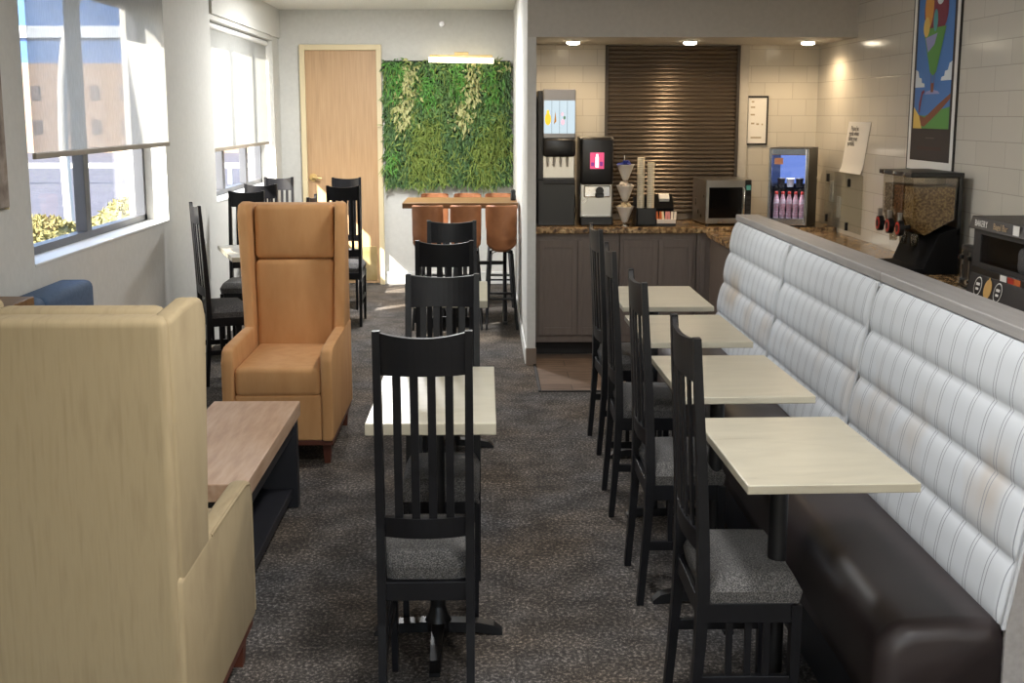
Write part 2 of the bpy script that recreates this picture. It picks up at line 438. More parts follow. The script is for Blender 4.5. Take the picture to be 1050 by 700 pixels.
struct('baseboard_partition', MB().box(.281, .353, 8.661, 8.70, 0, .118, .002), 'basebrown', 'taupe baseboard block at the partition end')
struct('baseboard_back', MB().box(-1.02, .287, YB - .018, YB, 0, .105, .004).box(-1.02, .287, YB - .024, YB, .105, .125, .003), 'trimwhite', 'pale baseboard under the green wall')
struct('baseboard_side', MB().box(.275, .287, 8.71, YB - .03, 0, .105, .003), 'trimwhite', 'pale baseboard along the partition')
struct('wall_serving', MB().box(.347, XR, YS, YS + .15, 0, ZC), 'tileB', 'beige tiled wall behind the serving counter')
struct('wall_right', MB().box(XR, XR + .15, YR, YS + .15, 0, ZC), 'tileR', 'beige glossy tiled wall on the right')
struct('ceiling_soffit', MB().box(.2885, XR, 8.66, YS, 2.225, ZC), 'soffit', 'taupe dropped soffit over the serving counter')
# rear wall with a wide window added to let skylight in (unseen)
mb = MB().box(XL - .25, -1.7, YR - .2, YR, 0, ZC).box(2.1, XR + .15, YR - .2, YR, 0, ZC).box(-1.7, 2.1, YR - .2, YR, 2.45, ZC).box(-1.7, 2.1, YR - .2, YR, 0, .35)
struct('wall_rear', mb, 'wall', 'white wall behind the camera with an added wide window')
o = struct('window_4', MB().box(-1.7, 2.1, YR - .12, YR - .08, .35, .4).box(-1.7, 2.1, YR - .12, YR - .08, 2.4, 2.45).box(.17, .23, YR - .12, YR - .08, .4, 2.4), 'windowframe', 'added unseen wide window behind the camera')
MB().box(-1.7, 2.1, YR - .102, YR - .098, .4, 2.4).build('pane', 'glass', o)
struct('trim_2', MB().box(XL + .001, XL + .02, 9.78, YB, 2.46, ZC), 'wall', 'shallow valance over the far window')

def window(n, w, mulls, label):
    y0, y1, z0, z1 = w; X = XL - .17
    t = .05
    m = MB().box(X - .03, X + .03, y0, y0 + t, z0, z1).box(X - .03, X + .03, y1 - t, y1, z0, z1)
    m.box(X - .03, X + .03, y0, y1, z0, z0 + t).box(X - .03, X + .03, y0, y1, z1 - t, z1)
    o = struct('window_%d' % n, m, 'windowframe', label)
    for y in mulls: MB().box(X - .028, X + .034, y - .045, y + .045, z0 + t, z1 - t, .004).build('mullion', 'windowframe', o)
    MB().box(X - .003, X + .003, y0 + t, y1 - t, z0 + t, z1 - t).build('pane', 'glass', o)
    s = MB().box(X + .03, XL + .004, y0 + .001, y1 - .001, z0 - .001, z0 + .012, .003).build('window_sill', 'trimwhite', o)
    return o
window(1, W1, [7.06], 'grey framed window nearer the camera with a hedge outside')
window(2, W2, [10.75, 11.8], 'bright far window beside the wooden door')
window(3, W3, [2.8], 'added unseen window beside the camera')  # out of view, added for cool side light on chairs and bench

def blind(label, X, y0, y1, zb, zt, mt='blind'):
    t = thing('roller_blind', label, 'window blind', (X, (y0 + y1) / 2, zb), 0)
    hl = (y1 - y0) / 2; H = zt - zb
    MB().box(-.0012, .0012, -hl, hl, .02, H).build('shade_fabric', mt, t)
    MB().box(-.009, .009, -hl - .005, hl + .005, 0, .028, .004).build('bottom_rail', plain('blind_rail', '#8c8274', .5), t)
    MB().cyl((-.0, -hl, H + .02), (-.0, hl, H + .02), .024, n=14).build('roller', 'trimwhite', t)
    return t
blind('half-lowered sheer blind on the nearer window, brown bottom rail', XL + .03, 5.79, 8.24, 1.52, 2.55)
blind('half-lowered sheer blind glowing on the far window by the door', XL - .06, 9.80, 12.58, 1.43, 2.37, 'blind_dense')
blind('closed sheer blind on the added unseen window beside the camera', XL - .06, 1.24, 4.36, 1.08, 2.36, 'blind_dense')  # added with that window to hold back direct sun

# door
X0, X1, ZD = -1.841, -1.027, 2.40
o = struct('door_1', MB().box(X0 + .05, X1 - .05, YB - .012, YB - .002, .012, ZD - .05, .002), 'doorwood', 'oak veneer door in the end wall')
MB().box(X0, X0 + .052, YB - .05, YB + .001, 0, ZD, .004).box(X1 - .052, X1, YB - .05, YB + .001, 0, ZD, .004).box(X0 + .05, X1 - .05, YB - .05, YB + .001, ZD - .055, ZD, .004).build('door_frame', 'doorframe', o)
MB().box(X0 + .08, X1 - .08, YB - .016, YB - .012, .04, .39, .001).build('kick_plate', 'brass', o)
mb = MB().cyl((-1.735, YB - .013, 1.09), (-1.735, YB - .024, 1.09), .04, n=18).cyl((-1.735, YB - .02, 1.09), (-1.735, YB - .07, 1.09), .012)
mb.tube([(-1.735, YB - .065, 1.09), (-1.71, YB - .068, 1.09), (-1.67, YB - .066, 1.085), (-1.65, YB - .062, 1.082)], .012)
mb.build('door_handle', 'brass', o)

# half wall behind the banquette with its cap
struct('wall_half', MB().box(1.452, 1.542, 2.985, 7.18, 0, 1.125), 'soffit', 'low wall carrying the striped banquette back')
struct('trim_3', MB().box(1.425, 1.555, 2.975, 4.512, 1.125, 1.16, .004).box(1.425, 1.555, 4.52, 7.19, 1.125, 1.16, .004), 'capgrey', 'grey wooden cap along the low wall')

# ------------------------------------------------------------------ dining chairs
def make_chair(w, d, label):
    t = thing('dining_chair', label, 'chair')
    S = (w / .45, d / .43, 1)
    def p(name, m, mt, par=t): return m.scaled(*S).build(name, mt, par)
    # plan curve of the back: centre pushed backwards
    def yb(x, z):
        if z > .47: y = -.2 - .05 * ((z - .47) / .685) ** 1.15
        else: y = -.2
        return y - .028 * (1 - (x / .2) ** 2)
    for s in (-1, 1):
        path = [(s * .205, -.245, 0), (s * .205, -.226, .15), (s * .205, -.207, .32), (s * .205, -.2, .46), (s * .205, -.203, .6), (s * .205, -.22, .82), (s * .205, -.238, 1.0), (s * .205, -.252, 1.155)]
        p('leg', MB().sweep(path, [.018, .019, .02, .021, .02, .019, .018, .017], [.019, .02, .023, .026, .024, .021, .018, .015]), 'black')
    for s in (-1, 1):
        p('leg', MB().sweep([(s * .198, .2, 0), (s * .2, .2, .25), (s * .2, .2, .435)], [.015, .019, .021], [.016, .02, .022]), 'black')
    m = MB().box(-.186, .186, .185, .212, .385, .44, .002).box(-.186, .186, -.214, -.19, .385, .44, .002)
    m.box(-.214, -.188, -.19, .185, .385, .44, .002).box(.188, .214, -.19, .185, .385, .44, .002).box(-.19, .19, -.19, .185, .425, .438)
    p('seat_frame', m, 'black')
    # cushion
    def cush(u, v):
        x = (u * 2 - 1); y = (v * 2 - 1)
        e = max(abs(x), abs(y))
        r = 1 - max(0, (e - .86) / .14) ** 2 * .5
        return (x * .222, y * .208 + .012, .44 + .07 * r + .014 * (1 - x * x) * (1 - y * y))
    m = MB().surf(cush, 14, 14)
    def side(u, v):
        a = u * 4; k = int(min(a, 3.9999)); f = a - k
        c = [(-1, -1), (1, -1), (1, 1), (-1, 1), (-1, -1)]
        x = c[k][0] + (c[k + 1][0] - c[k][0]) * f; y = c[k][1] + (c[k + 1][1] - c[k][1]) * f
        q = 1 - .05 * (1 - v)
        return (x * .222 * q, y * .208 * q + .012, .438 + .037 * v)
    m.surf(side, 56, 2); m.add([(-.21, -.186, .439), (.21, -.186, .439), (.21, .21, .439), (-.21, .21, .439)], [(3, 2, 1, 0)])
    m.v = [(x, max(y, -.172) if abs(x) > .17 else y, z) for x, y, z in m.v]
    p('seat', m, 'seatfab')
    def rail(z0, z1, th, tp=0):
        m = MB(); n = 12; vs = []; fs = []
        for i in range(n + 1):
            x = -.188 + .376 * i / n
            zt = z1 - tp * (1 - (x / .188) ** 2)
            for (z, o_) in ((z0, -th), (z0, th), (zt, th), (zt, -th)): vs.append((x, yb(x, z) + o_, z))
        for i in range(n):
            for k in range(4): fs.append((i * 4 + k, i * 4 + (k + 1) % 4, i * 4 + 4 + (k + 1) % 4, i * 4 + 4 + k))
        fs += [(0, 1, 2, 3), (n * 4 + 3, n * 4 + 2, n * 4 + 1, n * 4)]
        return m.add(vs, fs)
    p('top_rail', rail(1.035, 1.15, .011, .012), 'black')
    p('lower_rail', rail(.575, .632, .011), 'black')
    for x in (-.117, -.039, .039, .117):
        path = [(x, yb(x, z), z) for z in (.62, .72, .83, .94, 1.045)]
        p('slat', MB().sweep(path, .0185, .006), 'black')
    for s in (-1, 1):
        p('stretcher', MB().box(s * .2 - .011, s * .2 + .011, -.214, .19, .2, .232, .002), 'black')
        for y in (-.08, .0, .08):
            p('side_slat', MB().box(s * .2 - .006, s * .2 + .006, y - .014, y + .014, .225, .39), 'black')
    return t

CW = (.27, .41); RW = (.44, .27)
gC = 'black slat-back chairs of the middle row'; gR = 'black slat-back chairs facing the banquette'; gL = 'black slat-back chairs by the windows'
cn = make_chair(*CW, 'nearest black slat-back chair, its back to the camera, middle row'); cn['group'] = gC
cn.location = (-.168, 3.56, 0)
dup(cn, (-.155, 4.30, 0), PI, 'black slat-back chair across the nearest middle table, facing the camera', gC)
dup(cn, (-.186, 6.0, 0), 0, 'black slat-back chair at near side of the farther middle table', gC)
dup(cn, (-.18, 6.62, 0), PI, 'black slat-back chair on far side of the farther middle table, before the stools', gC)
cr = make_chair(*RW, 'nearest black chair of the right row, grey tweed seat in full view'); cr['group'] = gR
cr.location = (.70, 3.39, 0); cr.rotation_euler = (0, 0, -PI / 2)
dup(cr, (.70, 4.48, 0), R(-90), 'second black chair from the camera in the row facing the banquette', gR)
dup(cr, (.70, 5.48, 0), R(-91), 'third black chair from the camera in the row facing the banquette', gR)
dup(cr, (.725, 6.5, 0), R(-88), 'farthest black chair of the right row, nearest the serving cabinets', gR)
dup(cr, (-1.71, 8.24, 0), R(-70), 'black chair against the left wall, seen sideways behind the tan wingback', gL)
dup(cn, (-1.79, 9.36, 0), PI, 'black chair facing the camera behind the white table by the window', gL)
dup(cr, (-1.38, 9.02, 0), R(90), 'black chair seen edge-on, only its top showing over the tan wingback', gL)
dup(cn, (-1.85, 10.80, 0), 0, 'black chair with sunlit top rail under the far window, back to camera', gL)
dup(cn, (-1.885, 11.48, 0), PI, 'black chair in the far left corner under the far window', gL)
dup(cn, (-1.145, 10.54, 0), 0, 'black chair to the right behind the tan wingback, back to camera', gL)
dup(cn, (-1.262, 11.42, 0), PI, 'sunlit black chair facing the camera in front of the wooden door', gL)

# ------------------------------------------------------------------ dining tables
def make_table(w, d, th, label, group, loc, rz=0, bx=0):
    t = thing('dining_table', label, 'table', loc, rz, group)
    MB().box(-w / 2, w / 2, -d / 2, d / 2, .83 - th, .83, .003).build('table_top', 'laminate', t)
    MB().box(bx - .07, bx + .07, -.14, .14, .83 - th - .022, .83 - th + .001, .004).build('mounting_plate', 'blackmetal', t)
    MB().cyl((bx, 0, .05), (bx, 0, .83 - th - .02), .026, n=18).lathe([(.026, .1), (.034, .07), (.045, .05), (.045, .02)], (bx, 0, 0), 18).build('column', 'blackmetal', t)
    L = min(.34, d * .42); lx = .215
    for dx, dy in ((1, 0), (-1, 0), (0, 1), (0, -1)):
        l = lx if dx else L; m = MB()
        pts = [(0, .05, .034), (.55, .046, .03), (.85, .034, .028), (1.0, .012, .028)]
        vs = []; fs = []
        for f, zt, hw in pts:
            r = .03 + (l - .03) * f; h = hw * (.75 if dx == 0 else 1) * .8
            zb = max(0.0, zt - .034)
            for s_, z in ((-1, zb), (1, zb), (1, zt), (-1, zt)):
                vs.append((bx + dx * r + (-dy) * s_ * h, dy * r + dx * s_ * h, z))
        for k in range(3):
            for i in range(4): fs.append((k * 4 + i, k * 4 + (i + 1) % 4, k * 4 + 4 + (i + 1) % 4, k * 4 + 4 + i))
        fs += [(3, 2, 1, 0), (12, 13, 14, 15)]
        m.add(vs, fs); m.cyl((bx + dx * l * .93, dy * l * .93, 0), (bx + dx * l * .93, dy * l * .93, .014), .014, n=10)
        m.build('foot', 'blackmetal', t)
    return t
gT = 'whitewashed pedestal tables'
make_table(.385, .85, .036, 'nearest pale square table of the middle row between two black chairs', gT, (-.162, 4.035, 0))
make_table(.37, .73, .036, 'farther pale table of the middle row, mostly hidden by chair backs', gT, (-.175, 6.455, 0))
make_table(.43, .70, .024, 'nearest pale table in front of the banquette, its whole top visible', gT, (.845, 3.32, 0), R(1.2), -.045)
make_table(.43, .71, .024, 'second pale table from the camera along the banquette', gT, (.838, 4.30, 0), R(1.0), -.03)
make_table(.43, .70, .024, 'third pale table from the camera along the banquette', gT, (.845, 5.28, 0), R(.6), -.02)
make_table(.43, .73, .024, 'farthest pale table along the banquette, near the serving counter', gT, (.86, 6.235, 0), 0, -.02)
make_table(.42, .80, .03, 'sunlit pale table by the left wall, corner showing beside tan wingback', gT, (-1.52, 8.44, 0), R(18))
make_table(.38, .62, .03, 'pale table under the far window between two black chairs', gT, (-1.8, 11.14, 0), 0)

# ------------------------------------------------------------------ banquette
t = thing('banquette', 'long striped white banquette with dark brown vinyl seat on the right', 'banquette', (1.25, 5.08, 0))
def rel(m, o=(1.25, 5.08, 0)):
    m.v = [(x - o[0], y - o[1], z - o[2]) for x, y, z in m.v]; return m
ends = []
def back_section(y0, y1):
    z0, z1 = .44, 1.122; n = 4
    def fn(u, v):
        y = y0 + (y1 - y0) * u; z = z0 + (z1 - z0) * v
        k = (v * n) % 1.0 if v < 1 else 1.0
        bulge = .016 * max(0, 1 - abs(2 * k - 1) ** 3.2) + .004
        e = min(u, 1 - u) * (y1 - y0)
        ef = 1 if e > .035 else math.sqrt(max(0, 1 - (1 - e / .035) ** 2))
        top = 1 if v < .93 else math.sqrt(max(0, 1 - ((v - .93) / .07) ** 2)) * .6 + .4
        x = 1.30 + (1.425 - 1.30) * v - bulge * (.25 + .75 * ef) * top + (1 - ef) * .05
        return (min(x, 1.447), y, z)
    m = MB().surf(fn, 120, 64)
    # close rear, top and ends
    xb = 1.449
    ring = []
    bot = [fn(i / 60, 0) for i in range(61)]; topv = [fn(i / 60, 1) for i in range(61)]
    m.surf(lambda u, v: tuple(Vector(fn(u, 1)) * (1 - v) + Vector((xb, fn(u, 1)[1], z1)) * v), 60, 1, smooth=False)
    ends.append([fn(0, v / 40) for v in range(41)])
    for uu in (0, 1):
        m.surf(lambda u, v, uu=uu: tuple(Vector(fn(uu, v)) * (1 - u) + Vector((xb, fn(uu, v)[1], fn(uu, v)[2])) * u), 1, 48, smooth=False)
    return rel(m)
for a, b in ((2.99, 4.508), (4.524, 5.843), (5.859, 7.17)):
    bs = back_section(a, b).build('back_section', 'stripe', t)
    rel(MB().tube([(1.295 + .118 * v / 40 + .004, a - .007, .445 + .675 * v / 40) for v in range(41)], .006, 8)).build('welt', plain('grey_welt', '#b4b6b8', .8), bs)
# seat: rounded front profile
prof = [(1.30, .2), (.995, .2), (.985, .26), (.985, .35)]
for i in range(7):
    a = PI - i * PI / 12; prof.append((1.075 + .09 * math.cos(a), .365 + .092 * math.sin(a)))
prof += [(1.18, .463), (1.28, .458), (1.30, .455)]
cxp, czp = 1.15, .33; rings = []
E_ = .055
for k in range(9):
    a = k / 8 * PI / 2; rings.append((2.985 + E_ * (1 - math.sin(a)), E_ * (1 - math.cos(a))))
rings = [(y, e) for y, e in reversed(rings)]
ys_ = [2.985 + E_ * (1 - math.cos(k / 8 * PI / 2)) for k in range(9)]
es_ = [E_ * (1 - math.sin(k / 8 * PI / 2)) for k in range(9)]
def soft(y):  # slight dips where the seat has been sat on
    return .006 * math.sin(y * 5.3) * math.sin(y * 2.1)
ys_ += [3.04 + (7.17 - 3.04) * k / 60 for k in range(1, 61)]; es_ += [0] * 60
vs = []; fs = []; n = len(prof)
for y, e in zip(ys_, es_):
    for (x, z) in prof:
        fx_ = 1 - e / .16; fz_ = 1 - e / .14
        vs.append((cxp + (x - cxp) * fx_ if x < 1.29 else x, y, (czp + (z - czp) * fz_ if z > .21 else z) + (soft(y) if z > .4 and x < 1.25 else 0)))
for k in range(len(ys_) - 1):
    for q in range(n): fs.append((k * n + q, k * n + (q + 1) % n, (k + 1) * n + (q + 1) % n, (k + 1) * n + q))
fs += [tuple(range(n)), tuple(range((len(ys_) - 1) * n, len(ys_) * n))[::-1]]
m = MB().add(vs, fs, 0, True)
rel(m).build('seat', 'vinyl', t)
rel(MB().box(1.02, 1.44, 3.0, 7.165, .0, .2)).build('plinth', 'plinth', t)
m = MB().prism([(1.302, .0), (1.302, .44), (1.405, 1.12), (1.449, 1.12), (1.449, 0)], 'y', 2.975, 2.988)
rel(m).build('end_panel', 'capgrey', t)

# ------------------------------------------------------------------ wing chairs
def wing_chair(label, loc, rz, up):
    t = thing('wingback_armchair', label, 'armchair', loc, rz, 'tall wingback armchairs')
    hw = .262
    def rb(m): return m
    MB().prism([(0, .13), (.14, .13), (.17, .62), (.15, 1.225), (.11, 1.245), (.0, 1.245)], 'x', -hw + .004, hw - .004, .02, 0, 3, smooth=True).build('backrest', up, t)
    MB().box(-hw + .05, hw - .05, .16, .26, .45, .955, .03, 0, 3, smooth=True).build('back_cushion', up, t)
    MB().box(-hw + .05, hw - .05, .145, .25, .957, 1.248, .03, 0, 3, smooth=True).build('head_cushion', up, t)
    for s in (-1, 1):
        wp = [(.03, .5), (.33, .5), (.338, .6), (.335, 1.2), (.31, 1.255), (.24, 1.265), (.1, 1.25), (.03, 1.24)]
        x0, x1 = (hw - .052, hw + .004) if s > 0 else (-hw - .004, -hw + .052)
        m = MB().prism(wp, 'x', x0, x1, .016, 0, 3, smooth=True)
        m.v = [(x + s * .02 * max(0, (y - .05)) / .3 * max(0, min(1, (z - .58) / .5)), y, z) for x, y, z in m.v]
        w = m.build('wing', up, t)
        ap = [(.012, .13), (.945, .13), (.945, .53), (.925, .585), (.86, .598), (.34, .605), (.012, .6)]
        x0, x1 = (hw - .05, hw + .006) if s > 0 else (-hw - .006, -hw + .05)
        a = MB().prism(ap, 'x', x0, x1, .015, 0, 3, smooth=True).build('arm', up, t)
        xs = (hw + .002) * s
        MB().tube([(xs, .36, .594), (xs, .6, .592), (xs, .86, .588), (xs, .915, .575), (xs, .935, .53), (xs, .937, .3), (xs, .937, .15)], .006, 6).build('piping', up, a)
    MB().box(-hw + .049, hw - .049, .2, .93, .352, .5, .028, 0, 3, smooth=True).build('seat_cushion', up, t)
    MB().box(-hw + .05, hw - .05, .12, .925, .13, .36, .01, 0, 2).build('seat_base', up, t)
    MB().box(-hw, hw, .02, .92, .105, .131, .004).build('plinth_rail', 'legwood', t)
    for x in (-1, 1):
        for y in (.07, .85):
            X = x * (hw - .035)
            MB().sweep([(X, y, 0), (X, y, .108)], [.014, .022], [.02, .03]).build('leg', 'legwood', t)
    return t
wing_chair('large beige wingback armchair in the left foreground, seen from behind', (-1.012, 2.95, 0), 0, 'cream')
wing_chair('tan orange wingback armchair facing the camera behind the coffee table', (-1.02, 7.03, 0), PI, 'tan')

# coffee table
t = thing('coffee_table', 'low coffee table with wood plank top between the two wingback armchairs', 'coffee table', (-1.013, 4.86, 0))
MB().box(-.19, .19, -.645, .645, .405, .47, .004).build('table_top', 'coffeewood', t)
MB().box(-.165, .165, -.61, .61, .33, .405, .002).build('apron', 'coffeedark', t)
for s in (-1, 1):
    MB().box(-.18, .18, s * .6 - .03, s * .6 + .03, 0, .405, .003).build('leg', 'coffeedark', t)
MB().box(-.155, .155, -.57, .57, .05, .09, .002).build('lower_shelf', 'coffeedark', t)

# blue sofa under the window and console
t = thing('sofa', 'blue upholstered low sofa under the nearer window', 'sofa', (-1.78, 5.55, 0))
MB().box(-.24, -.09, -.48, .48, .12, .72, .02, smooth=True).build('backrest', 'blueup', t)
for a, b in ((-.48, -.185), (-.175, .48)):
    MB().box(-.25, -.08, a, b, .45, .95 if a > -.4 else .96, .035, 0, 4, smooth=True).build('back_cushion', 'blueup', t)
    MB().box(-.08, .24, a, b, .3, .46, .03, 0, 3, smooth=True).build('seat_cushion', 'blueup', t)
MB().box(-.24, .24, -.48, .48, .12, .3, .01).build('base', 'blueup', t)
for x in (-.2, .2):
    for y in (-.42, .42): MB().cyl((x, y, 0), (x, y, .125), .012, .02, 12).build('leg', 'legwood', t)
t = thing('console_table', 'brown wooden console top at far left beside the blue sofa', 'console table', (-1.9, 4.72, 0))
MB().box(-.13, .1, -.34, .33, .965, 1.005, .004).build('table_top', 'barwood', t)
for x in (-.11, .08):
    for y in (-.31, .3): MB().box(x - .015, x + .015, y - .02, y + .02, 0, .966).build('leg', 'legwood', t)
o = thing('wall_panel', 'mottled brown textured panel hanging on wall at far left', 'wall decoration', (XL + .016, 5.1, 1.33))
MB().box(-.012, .012, -.36, .36, 0, .74, .004).build('panel_face', noisy('mottled_panel', [(.3, '#6b5d52'), (.55, '#a09488'), (.7, '#857565')], 9, .8, bmp=.3), o)
MB().box(-.014, .006, -.37, -.36, -.01, .75).box(-.014, .006, .36, .37, -.01, .75).build('edge_strip', 'doorframe', o)

# ------------------------------------------------------------------ bar table and stools
t = thing('bar_table', 'high brown wood bar table under the green wall', 'bar table', (-.195, 10.66, 0))
MB().box(-.475, .462, -.36, .36, .968, 1.012, .004).build('table_top', 'barwood', t)
for x in (-.36, .36):
    m = MB()
    for s in (-1, 1):
        m.cyl((x, s * .26, .02), (x, -s * .26, .95), .016, n=8)
    m.box(x - .018, x + .018, -.3, .3, 0, .025).box(x - .018, x + .018, -.3, .3, .945, .968)
    m.build('leg', 'blackmetal', t)
MB().box(-.36, .36, -.014, .014, .47, .5).build('stretcher', 'blackmetal', t)
def stool(label, loc, rz, first=[]):
    g = 'brown leather bucket bar stools'
    if first: return dup(first[0], loc, rz, label, g)
    t = thing('bar_stool', label, 'bar stool', loc, rz, g); first.append(t)
    key = [(.17, .665), (.12, .655), (0, .65), (-.1, .645), (-.155, .665), (-.18, .72), (-.19, .8), (-.2, .9), (-.212, .985), (-.214, 1.005)]
    def pt(v):
        a = v * (len(key) - 1); k = int(min(a, len(key) - 1.0001)); f = a - k
        return key[k][0] * (1 - f) + key[k + 1][0] * f, key[k][1] * (1 - f) + key[k + 1][1] * f
    def shell(u, v, off=0):
        x = 2 * u - 1; y, z = pt(v)
        hw = .105 + .02 * math.sin(min(1, v * 1.25) * PI / 2)
        if v > .93: hw *= 1 - .12 * ((v - .93) / .07) ** 2
        if v < .1: hw *= 1 - .2 * (1 - v / .1) ** 2
        c = abs(x) ** 2.6
        up_ = c * (.06 * (1 if v < .5 else max(0, 1 - (v - .5) * 2.2)))
        fw = c * (.085 * max(0, min(1, (v - .35) * 3)))
        y += fw - off * (1 if v > .55 else 0); z += up_ - off * (1 if v <= .55 else 0)
        return (x * hw, y, z)
    m = MB().surf(shell, 16, 36).surf(lambda u, v: shell(u, v, .022), 16, 36, flip=True)
    for uu in (0, 1): m.surf(lambda u, v, uu=uu: tuple(Vector(shell(uu, v)) * (1 - u) + Vector(shell(uu, v, .022)) * u), 1, 36)
    for vv in (0, 1): m.surf(lambda u, v, vv=vv: tuple(Vector(shell(u, vv)) * (1 - v) + Vector(shell(u, vv, .022)) * v), 16, 1)
    m.build('seat_shell', 'stoolleather', t, weld=True)
    for x in (-1, 1):
        for y in (-1, 1):
            MB().tube([(x * .125, y * .19, 0), (x * .085, y * .13, .61), (x * .03, y * .05, .632)], .011, 8).build('leg', 'blackmetal', t)
    f = lambda z: (.125 - .04 * z / .61, .19 - .06 * z / .61)
    a, b = f(.25); MB().tube([(-a, b, .25), (a, b, .25)], .009, 8).tube([(-a, -b, .25), (a, -b, .25)], .009, 8).tube([(-a, -b, .25), (-a, b, .25)], .009, 8).tube([(a, -b, .25), (a, b, .25)], .009, 8).build('foot_rest', 'blackmetal', t)
    return t
stool('left brown bar stool on the near side of the bar table, half hidden', (-.46, 10.31, 0), 0)
stool('middle brown bar stool on the near side of the bar table', (-.155, 10.31, 0), 0)
stool('right brown bar stool on near side of bar table, fully visible by partition', (.132, 10.31, 0), 0)
stool('left brown bar stool behind the bar table, only backrest top showing', (-.46, 11.52, 0), PI)
stool('middle brown bar stool behind the bar table, only backrest top showing', (-.16, 11.52, 0), PI)
stool('right brown bar stool behind the bar table, only backrest top showing', (.125, 11.52, 0), PI)
t = thing('condiment_shaker', 'small black shaker at right end of the bar table', 'shaker', (.235, 10.62, 1.012))
MB().lathe([(.022, 0), (.024, .03), (.018, .06)]).build('body', 'blackplastic', t)
MB().lathe([(.02, .06), (.022, .075), (.012, .09)]).build('lid', 'blackplastic', t)

# ------------------------------------------------------------------ green wall
gx0, gx1, gz0, gz1 = -1.005, .255, 1.015, 2.245
t = thing('plant_wall', 'square artificial plant wall of mixed green leaves above bar table', 'plant wall', ((gx0 + gx1) / 2, YB, gz0))
ox, oz = (gx0 + gx1) / 2, gz0
MB().box(gx0 - ox, gx1 - ox, -.03, 0, 0, gz1 - gz0).build('backing_panel', plain('dark_backing', '#1c2418', .9), t)
kinds = {  # name: (c1, c2, length, width, droop)
    'dark_foliage': ('#405c38', '#5f8050', .06, .024), 'mid_foliage': ('#587a42', '#749458', .075, .022),
    'bright_foliage': ('#558f3c', '#74ae58', .085, .016), 'cream_foliage': ('#a9ab6c', '#c8c690', .065, .032), 'lime_foliage': ('#74893f', '#93a458', .11, .014)}
def pk(px, py):            # patch map, in fractions across (0..1) and down (0..1)
    def near(cx, cy, rx, ry): return ((px - cx) / rx) ** 2 + ((py - cy) / ry) ** 2 < 1
    if near(.10, .12, .06, .16) or near(.59, .16, .045, .15) or near(.35, .22, .065, .14) or near(.865, .2, .05, .14) or near(.06, .82, .04, .09): return 'bright_foliage'
    if near(.2, .16, .04, .18) or near(.7, .18, .045, .17) or near(.145, .42, .055, .12) or near(.625, .44, .055, .12) or near(.975, .05, .02, .05): return 'cream_foliage'
    if near(.29, .75, .09, .28) or near(.8, .8, .09, .25) or near(.92, .62, .06, .2) or near(.4, .62, .06, .16) or near(.45, .9, .05, .12): return 'lime_foliage'
    if near(.43, .4, .1, .2) or near(.8, .45, .12, .15) or near(.25, .5, .06, .12) or near(.52, .25, .05, .25): return 'mid_foliage'
    return 'dark_foliage'
bags = {k: MB() for k in kinds}
rnd = random.Random(3)
for i in range(9500):
    u, v = rnd.random(), rnd.random()
    k = pk(u + rnd.gauss(0, .028), v + rnd.gauss(0, .04))
    if rnd.random() < .3: k = rnd.choice(['dark_foliage', 'mid_foliage', 'mid_foliage', 'lime_foliage'])
    L, w = kinds[k][2] * rnd.uniform(.7, 1.3), kinds[k][3] * rnd.uniform(.7, 1.2)
    dep = {'bright_foliage': .09, 'cream_foliage': .085, 'lime_foliage': .07}.get(k, .05)
    P0 = Vector((gx0 - ox + u * (gx1 - gx0), -.03 - rnd.random() * dep, (gz1 - gz0) * (1 - v)))
    d = Vector((rnd.gauss(0, .55) * .7, -rnd.uniform(.15, .7), rnd.gauss(-.45, .5))).normalized()
    sd = d.cross(Vector((rnd.gauss(0, .4), -1, rnd.gauss(0, .4)))).normalized() * w * .5
    sd.x *= .75
    mid = P0 + d * L * .5 + Vector((0, -.008, .0)); tip = P0 + d * L + Vector((0, .004, -.014))
    bags[k].add([P0, mid + sd, tip, mid - sd, mid + Vector((0, -.004, .004))], [(0, 1, 4), (1, 2, 4), (2, 3, 4), (3, 0, 4)], 0)
for k, m in bags.items():
    c1, c2 = kinds[k][:2]
    m.build(k, noisy(k + '_leaf', [(.3, c1), (.7, c2)], 22, .5, spec=.4), t)
# picture light over it
t = thing('picture_light', 'slim lit picture lamp above the plant wall', 'wall lamp', (-.23, YB, 2.25))
MB().cyl((-.32, -.15, .0), (.32, -.15, -.012), .026, n=14).build('lamp_tube', emit('warm_tube', '#fff0cc', 2.2), t)
MB().box(-.31, .31, -.168, -.132, .026, .046, .004).box(-.03, .03, -.15, 0, .03, .05, .004).box(-.07, .07, -.012, 0, .0, .08, .003).build('bracket', 'brass', t)
t = thing('sprinkler_head', 'small steel fire sprinkler on white wall above plant wall', 'sprinkler', (-.42, YB, 2.6))
MB().cyl((0, 0, 0), (0, -.012, 0), .03, n=16).build('rosette', 'steel', t)
MB().cyl((0, -.01, 0), (0, -.06, 0), .01, n=10).cyl((0, -.06, 0), (0, -.064, 0), .024, n=14).build('nozzle', 'steel', t)

